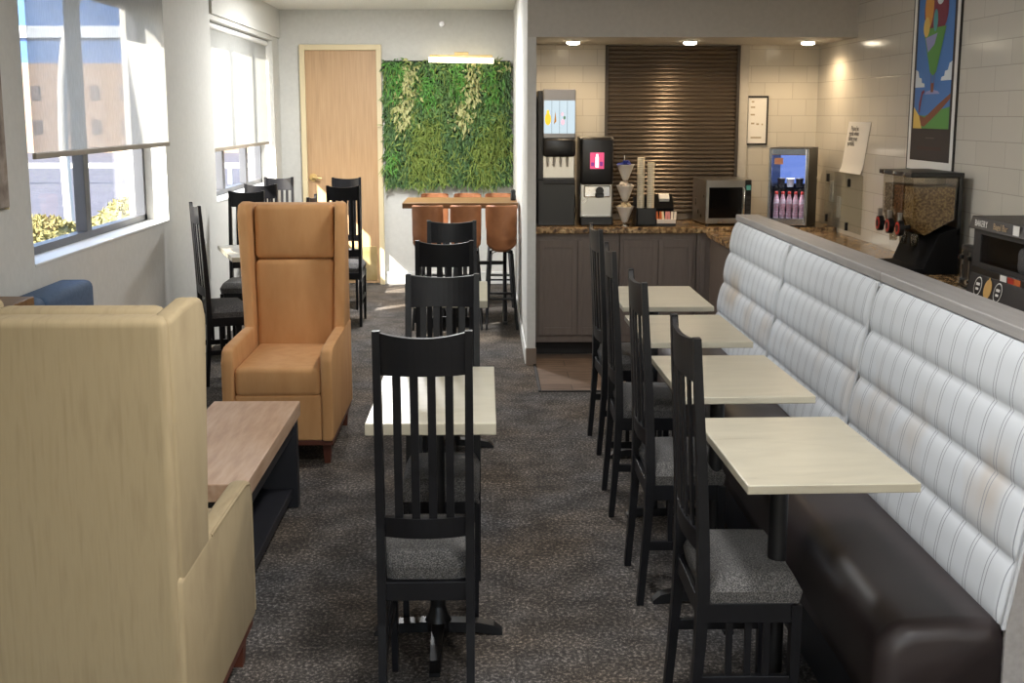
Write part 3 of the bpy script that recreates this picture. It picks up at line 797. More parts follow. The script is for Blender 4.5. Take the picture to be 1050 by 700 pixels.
# ------------------------------------------------------------------ serving counter
ZK = .93
for i, (a, b) in enumerate(((.36, .955), (.96, 1.505), (1.51, 2.07))):
    lab = ['taupe base cabinet at the left end of the serving counter', 'middle taupe base cabinet under the serving counter', 'right taupe base cabinet under the microwave'][i]
    t = thing('base_cabinet', lab, 'cabinet', ((a + b) / 2, 9.3, 0), 0, 'taupe base cabinets')
    h = (b - a) / 2
    MB().box(-h, h, -.3, .33, .1, .885, .002).build('cabinet_body', 'cabinet', t)
    MB().box(-h, h, -.24, .33, 0, .1).build('toe_kick', 'toekick', t)
    for s in (-1, 1):
        m = MB(); x0, x1 = (-h + .025, -.003) if s < 0 else (.003, h - .025)
        z0, z1, y = .155, .84, -.3
        m.box(x0, x1, y - .012, y - .0005, z0, z1, .002)
        fw = .034
        m.box(x0, x0 + fw, y - .02, y - .011, z0, z1, .002).box(x1 - fw, x1, y - .02, y - .011, z0, z1, .002)
        m.box(x0 + fw, x1 - fw, y - .02, y - .011, z0, z0 + .055, .002).box(x0 + fw, x1 - fw, y - .02, y - .011, z1 - .055, z1, .002)
        m.build('cabinet_door', 'cabinet', t)
t = thing('base_cabinet', 'taupe corner base cabinet behind the banquette end', 'cabinet', (2.29, 9.3, 0), 0, 'taupe base cabinets')
MB().box(-.21, .2, -.3, .33, .1, .885, .002).build('cabinet_body', 'cabinet', t); MB().box(-.21, .2, -.24, .33, 0, .1).build('toe_kick', 'toekick', t)
MB().box(-.19, .18, -.318, -.3005, .155, .84, .003).build('cabinet_door', 'cabinet', t)
tag(MB().box(.35, 2.495, 8.955, 9.645, .888, ZK, .006).build('granite_countertop', 'granite'), 'brown speckled granite countertop along the serving wall', 'countertop')
t = thing('side_counter', 'granite topped counter running behind the striped banquette', 'counter', (2.02, 6.0, 0))
MB().box(-.455, .475, -3.2, 2.94, .865, .9, .004).build('countertop', 'granite', t)
MB().box(-.43, .475, -3.15, 2.9, 0, .865).build('counter_base', 'cabinet', t)

# roller shutter
m = MB(); sx0, sx1, sz0, sz1 = .908, 1.895, ZK + .001, 2.222
npt = 40; pr = []
for k in range(npt):
    zb = sz0 + .05 + (sz1 - sz0 - .05) * k / npt; h = (sz1 - sz0 - .05) / npt
    for q in range(12): pr.append((zb + h * q / 12, -.010 * math.sin(PI * q / 12) ** .8))
vs = []; fs = []
for z, y in pr: vs += [(sx0 + .012, YS - .02 + y, z), (sx1 - .012, YS - .02 + y, z)]
for i in range(len(pr) - 1): fs.append((2 * i, 2 * i + 1, 2 * i + 3, 2 * i + 2))
m.add(vs, fs, 0, True)
t = thing('roller_shutter', 'closed bronze metal roller shutter behind the counter', 'roller shutter', (0, 0, 0))
m.build('shutter_slats', 'shutter', t)
MB().box(sx0 + .012, sx1 - .012, YS - .04, YS - .002, sz0, sz0 + .05, .004).build('bottom_bar', 'shutter', t)
MB().box(sx0 - .008, sx0 + .012, YS - .045, YS - .001, sz0, sz1).box(sx1 - .012, sx1 + .008, YS - .045, YS - .001, sz0, sz1).build('guide_rail', plain('dark_guide', '#3c3733', .5), t)
struct('trim_4', MB().box(1.905, 1.972, YS - .03, YS - .001, ZK + .001, 2.222, .002), 'soffit', 'taupe jamb to the right of the shutter')

# downlights
for x, lab in ((.62, 'leftmost of three round downlights in the soffit'), (1.44, 'middle of three round downlights in the soffit'), (2.27, 'rightmost of three round downlights, by the tiled side wall')):
    t = thing('downlight', lab, 'ceiling light', (x, 9.08, 2.225), 0, 'round soffit downlights')
    MB().lathe([(.064, 0), (.066, -.006), (.05, -.01), (.047, -.004)], n=24, sx=.8).build('trim_ring', 'trimwhite', t)
    MB().lathe([(.05, -.004), (.052, -.018), (.046, -.024), (.03, -.028), (.001, -.029)], n=24, sx=.9).build('lens', emit('downlight_lens', '#fff0d2', 6), t)
    la = bpy.data.lights.new('downlight_lamp', 'SPOT'); la.energy = 8; la.color = (1, .74, .46); la.spot_size = R(168); la.spot_blend = .5; la.shadow_soft_size = .05
    lo = bpy.data.objects.new('downlight_lamp', la); col.objects.link(lo); lo.parent = t; lo.location = (0, 0, -.05)

# ---- juice dispenser
t = thing('juice_dispenser', 'tall black juice dispenser with lit fruit panel, left counter end', 'juice dispenser', (.52, 9.3, ZK))
MB().box(-.142, .125, -.11, .3, 0, .955, .006).box(-.142, .125, -.19, -.11, 0, .33, .006).build('housing', 'blackplastic', t)
MB().box(-.105, .125, -.185, -.11, .62, .965, .006).build('display_case', plain('silver_case', '#8f8e90', .35, .6), t)
pan = MB(); pan.box(-.1, .12, -.19, -.186, .655, .885)
o = pan.build('lit_panel', emit('lit_fruit_panel', '#dcf0fa', .42, '#404448'), t)
m = MB()
for k in (1, 2, 3): m.box(-.1 + k * .055 - .001, -.1 + k * .055 + .001, -.1915, -.19, .655, .885, 0, 0)
m.build('divider', 'darkgrey', o)
def blob(c, rx, rz, n=18):
    vs = [(c[0] + rx * math.cos(2 * PI * i / n), c[1], c[2] + rz * math.sin(2 * PI * i / n)) for i in range(n)]
    vs += [(x, y + .0009, z) for x, y, z in vs]
    fs = [list(range(n)), list(range(n, 2 * n))[::-1]] + [(i, n + i, n + (i + 1) % n, (i + 1) % n) for i in range(n)]
    return vs, fs
m = MB(); m.add(*blob((-.072, -.1915, .755), .022, .042), 0); m.add(*blob((-.072, -.1912, .8), .01, .02), 0)
m.add([(-.03, -.1915, .72), (-.012, -.1915, .74), (-.02, -.1915, .81), (-.03, -.1905, .72), (-.012, -.1905, .74), (-.02, -.1905, .81)], [(0, 1, 2), (5, 4, 3), (0, 3, 4, 1), (1, 4, 5, 2), (2, 5, 3, 0)], 1)
m.add(*blob((.033, -.1915, .735), .014, .022), 2); m.add(*blob((.045, -.1915, .765), .008, .012), 3); m.add(*blob((.03, -.1915, .79), .01, .014), 2)
m.build('fruit_picture', [emit('juice_yellow', '#f2c838', 0.38), emit('juice_amber', '#b9823a', 0.29), emit('juice_pink', '#e6c4d8', 0.38), emit('leaf_green', '#5f8a6a', 0.21)], o)
MB().box(-.105, .125, -.21, -.11, .49, .62, .02, smooth=True).build('hood', 'blackplastic', t)
MB().box(-.1, .12, -.115, -.108, .34, .5).build('splash_plate', 'steel', t)
for k in range(4): MB().cyl((-.07 + k * .047, -.16, .495), (-.07 + k * .047, -.16, .42), .009, .006, 10).build('nozzle', 'steel', t)
MB().box(-.1, .12, -.215, -.11, .3, .335, .004).build('drip_tray', 'darkgrey', t)

# ---- coffee machine
t = thing('coffee_machine', 'black and steel coffee machine with small pink screen on counter', 'coffee machine', (.802, 9.27, ZK))
MB().box(-.122, .122, -.1, .2, 0, .63, .014, 0, 3).build('housing', 'steel', t)
MB().box(-.118, .118, -.135, -.1, .29, .625, .02, 0, 3, smooth=True).build('front_cover', 'blackplastic', t)
o = MB().box(-.05, .05, -.1375, -.1345, .405, .52, .002).build('screen', emit('pink_screen', '#d8507c', 0.42), t)
m = MB().box(-.012, .012, -.139, -.137, .415, .49).box(-.008, .008, -.139, -.137, .488, .51); m.box(-.042, -.02, -.139, -.137, .425, .45, 0, 1).box(.02, .042, -.139, -.137, .425, .455, 0, 1)
m.build('cup_icon', [emit('icon_white', '#ffffff', 0.5), emit('icon_purple', '#8a3c90', 0.29)], o)
MB().box(-.09, .1, -.125, -.1, .2, .285, .008).build('brew_panel', 'chrome', t)
MB().cyl((.02, -.125, .25), (.02, -.16, .25), .028, n=16).box(-.01, .05, -.165, -.13, .2, .235, .006).build('brew_spout', 'blackplastic', t)
MB().box(-.118, .118, -.18, -.09, .0, .065, .01).build('drip_tray', 'blackplastic', t)
MB().box(-.1, .1, -.175, -.105, .064, .072, .002).build('drip_grate', 'steel', t)
t = thing('power_cable', 'thin dark cable hanging between juice dispenser and coffee machine', 'cable', (.66, 9.3, ZK))
MB().tube([(-.03, .05, .006), (-.008, -.02, .02), (.0, -.06, .1), (-.004, -.02, .2), (-.012, .03, .28), (-.008, .1, .36)], .004, 6).build('cord', 'darkgrey', t)

# ---- creamer tower
t = thing('creamer_tower', 'three tier clear bowl stand beside the coffee machine', 'condiment stand', (1.005, 9.12, ZK))
MB().cyl((0, .075, .005), (0, .075, .5), .005, n=8).lathe([(.055, 0), (.055, .006), (.008, .012)], n=20, sx=.7).build('stand', 'chrome', t)
zz = (.06, .21, .36)
for z in zz:
    MB().lathe([(.02, z - .035), (.026, z - .03), (.056, z + .03), (.078, z + .075), (.081, z + .077), (.074, z + .07), (.05, z + .03), (.0, z + .02)], n=24, sx=.8).build('bowl', 'frost', t)
    MB().tube([(0, .075, z - .03), (0, .03, z - .042), (0, 0, z - .038)], .004, 6).build('bowl_arm', 'chrome', t)
for z, mt, lab, g in ((zz[2], 'bluecup', 'blue creamer cup in the top bowl of the stand', 'blue creamer cups in the top bowl'), (zz[1], 'creamer', 'white creamer cup in the middle bowl of the stand', 'white creamer cups in the middle bowl'), (zz[0], 'creamerb', 'cream creamer cup in the lowest bowl of the stand', 'cream creamer cups in the lowest bowl')):
    proto = None
    for k in range(13):
        a = k * 2 * PI / 8 + .2; rr = .048 if k < 8 else .022
        p = (1.005 + rr * .78 * math.cos(a), 9.12 + rr * math.sin(a), ZK + z + (.058 if k < 8 else .074))
        if proto is None:
            proto = MB().lathe([(.011, 0), (.015, .024), (.018, .026), (.018, .028)], n=10, sx=.85).build('creamer_cup', mt); o = proto
        else:
            o = proto.copy(); col.objects.link(o)
        o.location = p; o.rotation_euler = (rnd.uniform(-.7, .7), rnd.uniform(-.7, .7), 0)
        tag(o, lab, 'creamer', g)

# ---- cup organiser
t = thing('cup_organizer', 'black cup and packet organizer beside the white cup stacks', 'organizer', (1.222, 9.14, ZK))
MB().box(-.142, .0, -.09, .14, 0, .012).box(-.142, -.0, -.09, -.078, 0, .13, .002).box(-.142, -.13, -.09, .14, 0, .13).box(-.142, .0, .128, .14, 0, .2, .002).box(-.077, -.066, -.078, .128, .01, .13).build('cup_bin', 'blackplastic', t)
MB().prism([(-.09, 0), (.14, 0), (.14, .215), (.12, .215), (.02, .12), (.02, .1), (-.09, .04)], 'x', .001, .142, .003).build('packet_tray', 'matteblack', t)
def stack(label, x, n):
    t = thing('cup_stack', label, 'paper cups', (x, 9.135, ZK + .0125), 0, 'stacks of cream paper cups')
    m = MB(); pr = [(.022, 0)]
    for k in range(n): pr += [(.0285, .09 + k * .0125), (.0302, .092 + k * .0125), (.0302, .098 + k * .0125), (.0285, .0995 + k * .0125)]
    m.lathe(pr, n=20, sx=.9).build('nested_cups', 'cup', t)
    return t
stack('taller left stack of cream paper cups in the organizer', 1.1182, 31); stack('shorter right stack of cream paper cups in the organizer', 1.19, 28)
t = thing('napkin_stack', 'small white napkin stack on upper tier of black organizer', 'napkins', (1.3, 9.235, ZK + .181), 0)
m = MB()
for k in range(5): m.box(-.036, .036, -.03, .03, k * .006, k * .006 + .005, .001)
m.build('napkins', 'papers', t)
t.rotation_euler = (R(35), 0, 0)
proto = None
for k in range(7):
    mt = ['orange', 'orange', 'creamerb', 'pinkp', 'pinkp', 'creamer', 'creamer'][k]
    o = MB().box(-.0085, .0085, -.004, .004, 0, .062, .002).build('tea_packet', mt)
    o.location = (1.235 + k * .0205, 9.062 + (k % 2) * .0, ZK + .046); o.rotation_euler = (R(-24), R(rnd.uniform(-8, 8)), 0)
    nm = ['orange packet at left end of the organizer front tray', 'second orange packet in the organizer front tray', 'cream packet beside the orange packets in front tray', 'pink packet in the middle of the organizer front tray', 'second pink packet in the organizer front tray', 'white packet beside the pink packets in front tray', 'white packet at right end of the organizer front tray'][k]
    tag(o, nm, 'packet', 'sweetener packets in the organizer')
t = thing('packet_box', 'low white box edge holding packets at front of organizer', 'box', (1.297, 9.032, ZK), 0)
MB().box(-.07, .063, -.006, .006, .022, .052, .002).build('front_panel', 'creamer', t)
MB().box(-.072, .065, -.007, .008, .0, .022, .002).build('dark_base', 'blackplastic', t)

# ---- microwave
t = thing('microwave', 'steel microwave with dark window at right end of counter', 'microwave', (1.73, 9.3, ZK), R(4))
MB().box(-.165, .165, -.2, .2, .012, .33, .006).build('casing', 'steel', t)
o = MB().box(-.165, .118, -.218, -.2, .016, .327, .005).build('door', 'steel', t)
MB().box(-.145, .098, -.2205, -.2175, .055, .275, .004).build('door_window', plain('dark_oven_glass', '#0e0d0d', .1), o)
MB().tube([(.108, -.222, .06), (.108, -.238, .08), (.108, -.238, .26), (.108, -.222, .28)], .006, 8).build('handle', 'chrome', o)
o = MB().box(.12, .165, -.218, -.2, .016, .327, .004).build('control_panel', 'blackplastic', t)
m = MB()
for r_ in range(5):
    for c_ in range(2): m.box(.128 + c_ * .016, .14 + c_ * .016, -.2195, -.2175, .05 + r_ * .035, .072 + r_ * .035, .001)
m.box(.127, .158, -.2195, -.2175, .255, .29, 0, 1)
m.build('button', ['darkgrey', emit('clock_display', '#3c6a5c', .4)], o)
for x in (-.14, .14):
    for y in (-.17, .17): MB().cyl((x, y, 0), (x, y, .013), .014, n=10).build('foot', 'blackplastic', t)

# ---- mini fridge with bottles
FX, FY, FZ = 2.185, 9.05, .9
t = thing('mini_fridge', 'small glass door drinks fridge glowing blue in counter corner', 'refrigerator', (FX, FY + .03, .9305), R(-24))
w, h, d = .14, .555, .28
m = MB().box(-w, -w + .014, -.08, d, 0, h).box(w - .014, w, -.08, d, 0, h).box(-w + .014, w - .014, -.08, d, 0, .03).box(-w + .014, w - .014, -.08, d, h - .02, h).box(-w + .014, w - .014, d - .02, d, .03, h - .02)
m.build('cabinet_shell', 'blackplastic', t)
o = MB().box(-w, -w + .022, -.105, -.082, .012, h - .004, .005).box(w - .022, w, -.105, -.082, .012, h - .004, .005).box(-w + .02, w - .02, -.105, -.082, .012, .06, .004).box(-w + .02, w - .02, -.105, -.082, h - .05, h - .004, .004).build('door_frame', 'chrome', t)
MB().box(-w + .02, w - .02, -.096, -.092, .058, h - .048).build('glass_pane', glass('fridge_glass', '#f2f5ff', .05, .03), o)
m = MB().box(-.1, -.04, -.0985, -.0965, h - .115, h - .07).build('door_sticker', plain('orange_sticker', '#d89a7a', .6), o)
MB().box(-w + .015, w - .015, -.02, d - .025, .27, .276).build('shelf', glass('shelf_glass', '#c8d2e0', .1, .05), t)
MB().box(-w + .016, w - .016, d - .03, d - .021, .29, h - .03).build('back_light_panel', emit('blue_fridge_light', '#86a2ea', .45, '#30406a'), t)
la = bpy.data.lights.new('fridge_lamp', 'SPOT'); la.energy = 9.0; la.color = (.95, .95, 1); la.spot_size = R(75); la.shadow_soft_size = .03
lo = bpy.data.objects.new('fridge_lamp', la); col.objects.link(lo); lo.parent = t; lo.location = (0, -.04, h - .03)
ca, sa = math.cos(R(-24)), math.sin(R(-24))
def fr(x, y, z): return (FX + ca * x - sa * y, FY + .03 + sa * x + ca * y, .9305 + z)
proto = None
for k in range(5):
    if proto is None:
        proto = thing('drink_bottle', '', 'bottle')
        MB().lathe([(.017, 0), (.02, .006), (.021, .06), (.018, .085), (.021, .11), (.021, .15), (.012, .185), (.011, .195)], n=14).build('bottle_body', 'can', proto)
        MB().lathe([(.0125, .195), (.0125, .212), (.01, .215)], n=12).build('cap', 'red', proto); o = proto
    else: o = dup(proto, (0, 0, 0), 0, '')
    o.location = fr(-.092 + k * .046, -.03, .0305)
    tag(o, ['leftmost pink and white bottle on the fridge floor', 'second pink and white bottle from left in the fridge', 'middle pink and white bottle of five in the fridge', 'fourth pink and white bottle from left in the fridge', 'rightmost pink and white bottle on the fridge floor'][k], 'bottle', 'pink and white bottles in the fridge')
for k in range(3):
    o = MB().lathe([(.022, 0), (.028, .055), (.03, .057), (.03, .062), (.01, .064)], n=14).build('yogurt_tub', ['darkgrey', 'papers', 'darkgrey'][k])
    o.location = fr(-.07 + k * .065, .02, .2765)
    tag(o, ['dark tub at left on the fridge shelf', 'pale tub in the middle of the fridge shelf', 'dark tub at right on the fridge shelf'][k], 'tub', 'tubs on the fridge shelf')

# ---- cereal dispenser
t = thing('cereal_dispenser', 'black triple cereal dispenser with clear bins on granite counter', 'cereal dispenser', (2.3, 6.74, .9))
MB().prism([(-.225, 0), (.15, 0), (.15, .25), (.04, .21), (-.03, .03), (-.215, .026), (-.225, .05)], 'y', -.26, .26, .004).build('base', 'matteblack', t)
MB().box(.13, .15, -.26, .26, .2, .52, .003).build('back_plate', 'blackplastic', t)
MB().box(-.125, .15, -.27, .27, .5, .525, .004).build('lid', 'blackplastic', t)
for k, mt in enumerate(('cereal3', 'cereal2', 'cereal1')):
    y0 = -.25 + k * .168; y1 = y0 + .16
    pr = [(-.105, .5), (.125, .5), (.125, .285), (.03, .235), (-.035, .2), (-.085, .235), (-.105, .29)]
    b_ = MB().prism(pr, 'y', y0, y1, .003).build('bin', 'bowlglass', t)
    sh = [(x * .93 + .0007, .5 - .05 - (.5 - z) * .85 if z > .49 else z * .985 + .005) for x, z in pr]
    MB().prism(sh, 'y', y0 + .006, y1 - .006, .003).build('cereal', mt, b_)
    yc = (y0 + y1) / 2
    MB().cyl((-.085, yc, .24), (-.14, yc, .235), .012, n=10).cyl((-.125, yc, .235), (-.15, yc, .235), .042, n=20).build('turn_knob', 'blackplastic', b_)
    MB().cyl((-.1502, yc, .235), (-.153, yc, .235), .033, n=20).cyl((-.153, yc, .235), (-.1545, yc, .235), .02, n=16, mat=1).build('knob_ring', ['red', 'blackplastic'], b_)
    MB().box(-.152, -.13, yc - .012, yc + .012, .27, .315, .003).build('portion_tag', 'steel', b_)
    MB().lathe([(.035, .205), (.03, .14), (.028, .14), (.033, .205)], (-.06, yc, 0), 14, sx=.6).build('chute', 'bowlglass', b_)
    MB().cyl((-.12, yc, .512), (-.135, yc, .512), .012, n=10).build('lid_knob', 'chrome', b_)

# ---- toaster and bagel display
t = thing('toaster', 'small black toaster left of the black bagel display case', 'toaster', (2.36, 5.86, .9))
MB().box(-.11, .12, -.085, .085, .014, .215, .016, 0, 3).build('housing', 'blackplastic', t)
MB().box(-.07, .09, -.05, -.025, .2145, .2165).box(-.07, .09, .025, .05, .2145, .2165).build('bread_slot', 'steel', t)
for y in (-.045, .045):
    MB().box(-.114, -.1095, y - .006, y + .006, .06, .19).build('lever_track', 'steel', t)
    MB().box(-.128, -.11, y - .018, y + .018, .15, .17, .004).build('lever', 'blackplastic', t)
    MB().cyl((-.11, y, .05), (-.124, y, .05), .013, n=12).build('dial', 'chrome', t)
MB().box(-.115, .12, -.09, .09, 0, .016, .004).build('crumb_tray', 'steel', t)
t = thing('bagel_case', 'black bagel display case with window and oval stickers, right edge', 'display case', (2.34, 5.28, .9))
m = MB().box(-.13, .14, .385, .4, .0, .32).box(-.13, .14, -.4, -.385, 0, .32).box(.125, .14, -.385, .385, 0, .32).box(-.13, .125, -.385, .385, .13, .15).box(-.13, .125, -.385, .385, 0, .02)
m.build('case_body', 'darkgrey', t)
o = MB().prism([(-.15, .315), (.14, .315), (.14, .37), (-.135, .37)], 'y', -.42, .42, .003).build('header', plain('dark_header', '#3a3532', .5), t)
MB().box(.0, .1, -.42, .1, .37, .4, .006).build('lid_handle', 'darkgrey', t)
fx = frame_mx((-.1465, .285, .342), (0, -1, 0), (.02, 0, 1))
m = text_mesh(MB(), 'BAKERY', .04, fx)
m.build('lettering', plain('white_lettering', '#e8e6e2', .6), o)
m = text_mesh(MB(), 'Bagel Bar', .04, frame_mx((-.1465, .075, .342), (0, -1, 0), (.02, 0, 1)))
m.build('lettering', plain('tan_lettering', '#b39a78', .6), o)
MB().box(-.1475, -.146, -.12, -.06, .32, .365).build('sticker', 'papers', o)
MB().box(-.13, -.126, -.385, .385, .15, .315).build('front_window', glass('case_glass', '#d0d0d2', .1, .05), t)
MB().box(-.134, -.126, .31, .385, .15, .315).box(-.134, -.126, -.385, .31, .295, .315).box(-.134, -.126, -.385, .31, .15, .17).build('window_frame', 'darkgrey', t)
MB().box(-.14, -.128, -.385, .385, .105, .148, .002).build('tag_rail', 'blackplastic', t)
for y, mt in ((.02, 'papers'), (-.06, 'red'), (-.12, 'orange')): MB().box(-.1425, -.14, y - .032, y + .032, .085, .145).build('price_tag', mt, t)
o = MB().prism([(-.165, .02), (-.125, .02), (-.125, .12), (-.145, .12)], 'y', -.39, .37, .003).build('drawer_front', plain('drawer_black', '#221f20', .5), t)
for k, (mt, yy) in enumerate((('papers', .25), ('brassplate', .14), ('papers', .03))):
    vs = []; n = 24
    mxo = frame_mx((-.1567, yy, .07), (0, -1, 0), (.2, 0, 1))
    m = MB()
    def ring(r0x, r0z, z, mat):
        v_ = [(r0x * math.cos(2 * PI * i / n), r0z * math.sin(2 * PI * i / n), z) for i in range(n)]
        m.add(v_ + [(0, 0, z)], [(i, (i + 1) % n, n) for i in range(n)], mat, False, mxo)
    ring(.042, .042, .001, 0); ring(.037, .037, .0016, 1 if mt == 'papers' else 0)
    if mt == 'papers': m.add([(-.02, .004, .002), (.02, .004, .002), (.02, .016, .002), (-.02, .016, .002), (-.016, -.016, .002), (.016, -.016, .002), (.016, -.006, .002), (-.016, -.006, .002)], [(0, 1, 2, 3), (4, 5, 6, 7)], 0, False, mxo)
    else: m.add([(-.012, .03, .002), (.012, .03, .002), (.006, .05, .002), (-.006, .05, .002)], [(0, 1, 2, 3)], 0, False, mxo)
    m.build('oval_sticker', ['papers', 'drawer_black'] if mt == 'papers' and 'drawer_black' in M else [M['papers'] if mt == 'papers' else plain('gold_sticker', '#d0a660', .5), M['blackplastic']], o)
for k in range(3):
    o = thing('bread_bag', ['pale bread bag at left behind the case window', 'dark red bread bag in the middle behind the case window', 'yellow bread bag at right behind the case window'][k], 'bread bag', (2.28, 5.22 - k * .13, 1.052), 0, 'bread bags in the display case')
    MB().box(-.045, .045, -.055, .055, 0, .12, .03, 0, 3, smooth=True).build('bag', ['papers', plain('maroon_bag', '#6a2c34', .5), plain('yellow_bag', '#d9b878', .5)][k], o)
    MB().lathe([(.02, .11), (.01, .128), (.022, .145)], n=10).build('bag_tie', 'papers', o)

# ---- poster
t = thing('framed_poster', 'tall framed balloon landscape poster on the tiled side wall', 'poster', (XR, 7.135, 1.40))
py, pz = .375, 1.1
m = MB().box(-.012, -.001, -py, -py + .01, 0, pz).box(-.012, -.001, py - .01, py, 0, pz).box(-.012, -.001, -py, py, 0, .008).box(-.012, -.001, -py, py, pz - .008, pz)
m.build('frame', 'blackplastic', t)
MB().box(-.0105, -.001, -py + .01, py - .01, .008, pz - .008).build('mount', 'papers', t)
pmx = frame_mx((-.0107, 0, 0), (0, -1, 0), (0, 0, 1))
def disc(cx, cy, rx, ry, n=24, z=0, f=None):
    v_ = []
    for i in range(n):
        a = 2 * PI * i / n; k = f(a) if f else 1
        v_.append((cx + rx * math.cos(a) * k, cy + ry * math.sin(a) * k, z))
    return v_, [list(range(n))]
m = MB()
a0 = .318
m.add([(-a0, .06, .0003), (a0, .06, .0003), (a0, 1.07, .0003), (-a0, 1.07, .0003)], [(0, 1, 2, 3)], 0, False, pmx)      # dark mat
i0 = .285
m.add([(-i0, .24, .0006), (i0, .24, .0006), (i0, 1.045, .0006), (-i0, 1.045, .0006)], [(0, 1, 2, 3)], 1, False, pmx)    # sky
def sh(v_, f_, mat): m.add(v_, f_, mat, False, pmx)
for sd_, y0_ in ((-1, .47), (1, .5)):
    pts_ = [(sd_ * i0, y0_, .0009)] + [(sd_ * (i0 - dx_), y0_ + dy_, .0009) for dx_, dy_ in ((.16, .0), (.15, .02), (.11, .025), (.1, .05), (.06, .055), (.04, .09), (0, .1))]
    sh(pts_, [tuple(range(len(pts_)))], 2)
sh([(-.12, .43, .0009), (.12, .43, .0009), (.09, .445, .0009), (.0, .455, .0009), (-.1, .445, .0009)], [(0, 1, 2, 3, 4)], 9)
sh([(-i0, .24, .0012), (i0, .24, .0012), (i0, .36, .0012), (.1, .34, .0012), (-.1, .31, .0012), (-i0, .32, .0012)], [(0, 1, 2, 3, 4, 5)], 3)
sh([(-i0, .27, .0015), (-.1, .25, .0015), (.12, .33, .0015), (i0, .4, .0015), (i0, .43, .0015), (.1, .37, .0015), (-.1, .3, .0015), (-i0, .33, .0015)], [(0, 1, 2, 3, 4, 5, 6, 7)], 4)
sh([(-i0, .24, .0017), (-.14, .24, .0017), (-.19, .31, .0017), (-i0, .36, .0017)], [(0, 1, 2, 3)], 8)
v_, f_ = disc(0, .89, .19, .155, z=.0018); sh(v_, f_, 5)                          # balloon crown, maroon
v_, f_ = disc(-.11, .92, .07, .13, z=.0021); sh(v_, f_, 6)                        # orange gore
v_, f_ = disc(-.14, .8, .05, .055, z=.0023); sh(v_, f_, 8)
v_, f_ = disc(.06, .94, .05, .03, z=.0024); sh(v_, f_, 2)
v_, f_ = disc(.0, .83, .035, .06, z=.0025); sh(v_, f_, 7)
sh([(-.19, .79, .0022), (.17, .79, .0022), (.05, .55, .0022), (.0, .53, .0022), (-.05, .55, .0022)], [(0, 1, 2, 3, 4)], 3)
sh([(-.15, .74, .0026), (.04, .76, .0026), (-.0, .7, .0026), (-.1, .66, .0026)], [(0, 1, 2, 3)], 9)
sh([(-.02, .44, .0024), (.02, .44, .0024), (.025, .49, .0024), (-.025, .49, .0024)], [(0, 1, 2, 3)], 4)
for s in (-1, 1): sh([(s * .02, .49, .0024), (s * .024, .49, .0024), (s * .034, .55, .0024), (s * .03, .55, .0024)], [(0, 1, 2, 3)], 4)
sh([(-.2, .33, .0026), (-.185, .33, .0026), (-.15, .43, .0026), (-.12, .44, .0026), (-.125, .455, .0026), (-.165, .445, .0026), (-.2, .38, .0026)], [(0, 1, 2, 3, 4, 5, 6)], 5)
m.build('art_print', [plain('print_dark', '#3a3434', .6), plain('print_sky', '#4f7fc0', .6), plain('print_cloud', '#dfe6ea', .6), plain('print_green', '#5f9a50', .6), plain('print_earth', '#8a5540', .6), plain('print_maroon', '#80394a', .6), plain('print_orange', '#e0a050', .6), plain('print_teal', '#58a0a4', .6), plain('print_yellow', '#e6c468', .6), plain('print_lilac', '#9a9cc8', .6)], t)
MB().box(-.07, .07, .186, .191, .0004, .0009, mx=pmx).build('caption_line', plain('caption_grey', '#6b6462', .7), t)
MB().box(-.2, .19, .12, .14, .0004, .0009, mx=pmx).build('caption_line', plain('caption_brown', '#4c3b38', .7), t)

# ---- paper sign on side wall
t = thing('paper_notice', 'white printed paper notice taped to tiled side wall', 'notice', (XR, 8.585, 1.325))
m = MB(); sl = -.10
def pp(u, v): # sheared a little: hung crooked
    return (-.004 - .006 * math.sin(u * PI) - .012 * max(0, .12 - v) / .12, .255 - .5 * u - .15 * (v - .5), .345 * v)
m.surf(pp, 6, 10); m.surf(lambda u, v: (pp(u, v)[0] + .0012, pp(u, v)[1], pp(u, v)[2]), 6, 10, flip=True)
m.build('paper_sheet', 'papers', t)
for k, s in enumerate(('Please be', 'gentle when', 'taking your', 'portions')):
    z = .30 - k * .034
    m = text_mesh(MB(), s, .046, frame_mx((-.0125, .175 - .15 * (z / .345 - .5) - (.03 if k == 0 else 0), z), (0, -1, 0), (0, 0, 1)), align='LEFT')
    m.v = [(x, y, z + (z_ - z) * .0) if False else (x, y, z_) for (x, y, z_) in m.v]
    m.build('printed_line', 'ink', t)
# ---- framed notice on the rear tile
t = thing('framed_notice', 'small black framed notice on tiled wall right of shutter', 'notice', (2.048, YS, 1.49))
m = MB().box(-.082, -.07, -.016, -.001, 0, .365).box(.07, .082, -.016, -.001, 0, .365).box(-.07, .07, -.016, -.001, 0, .014).box(-.07, .07, -.016, -.001, .351, .365)
m.build('frame', 'blackplastic', t)
o = MB().box(-.07, .07, -.01, -.001, .014, .351).build('notice_sheet', 'papers', t)
m = MB()
for k, (a, b, z) in enumerate(((-.045, -.025, .315), (-.05, -.018, .275), (-.05, -.018, .22), (-.045, -.02, .155), (-.005, .015, .15), (.035, .045, .148), (-.045, .035, .05))): m.box(a, b, -.0108, -.0098, z, z + .012)
m.build('printed_marks', plain('faint_print', '#b0a48c', .8), o)
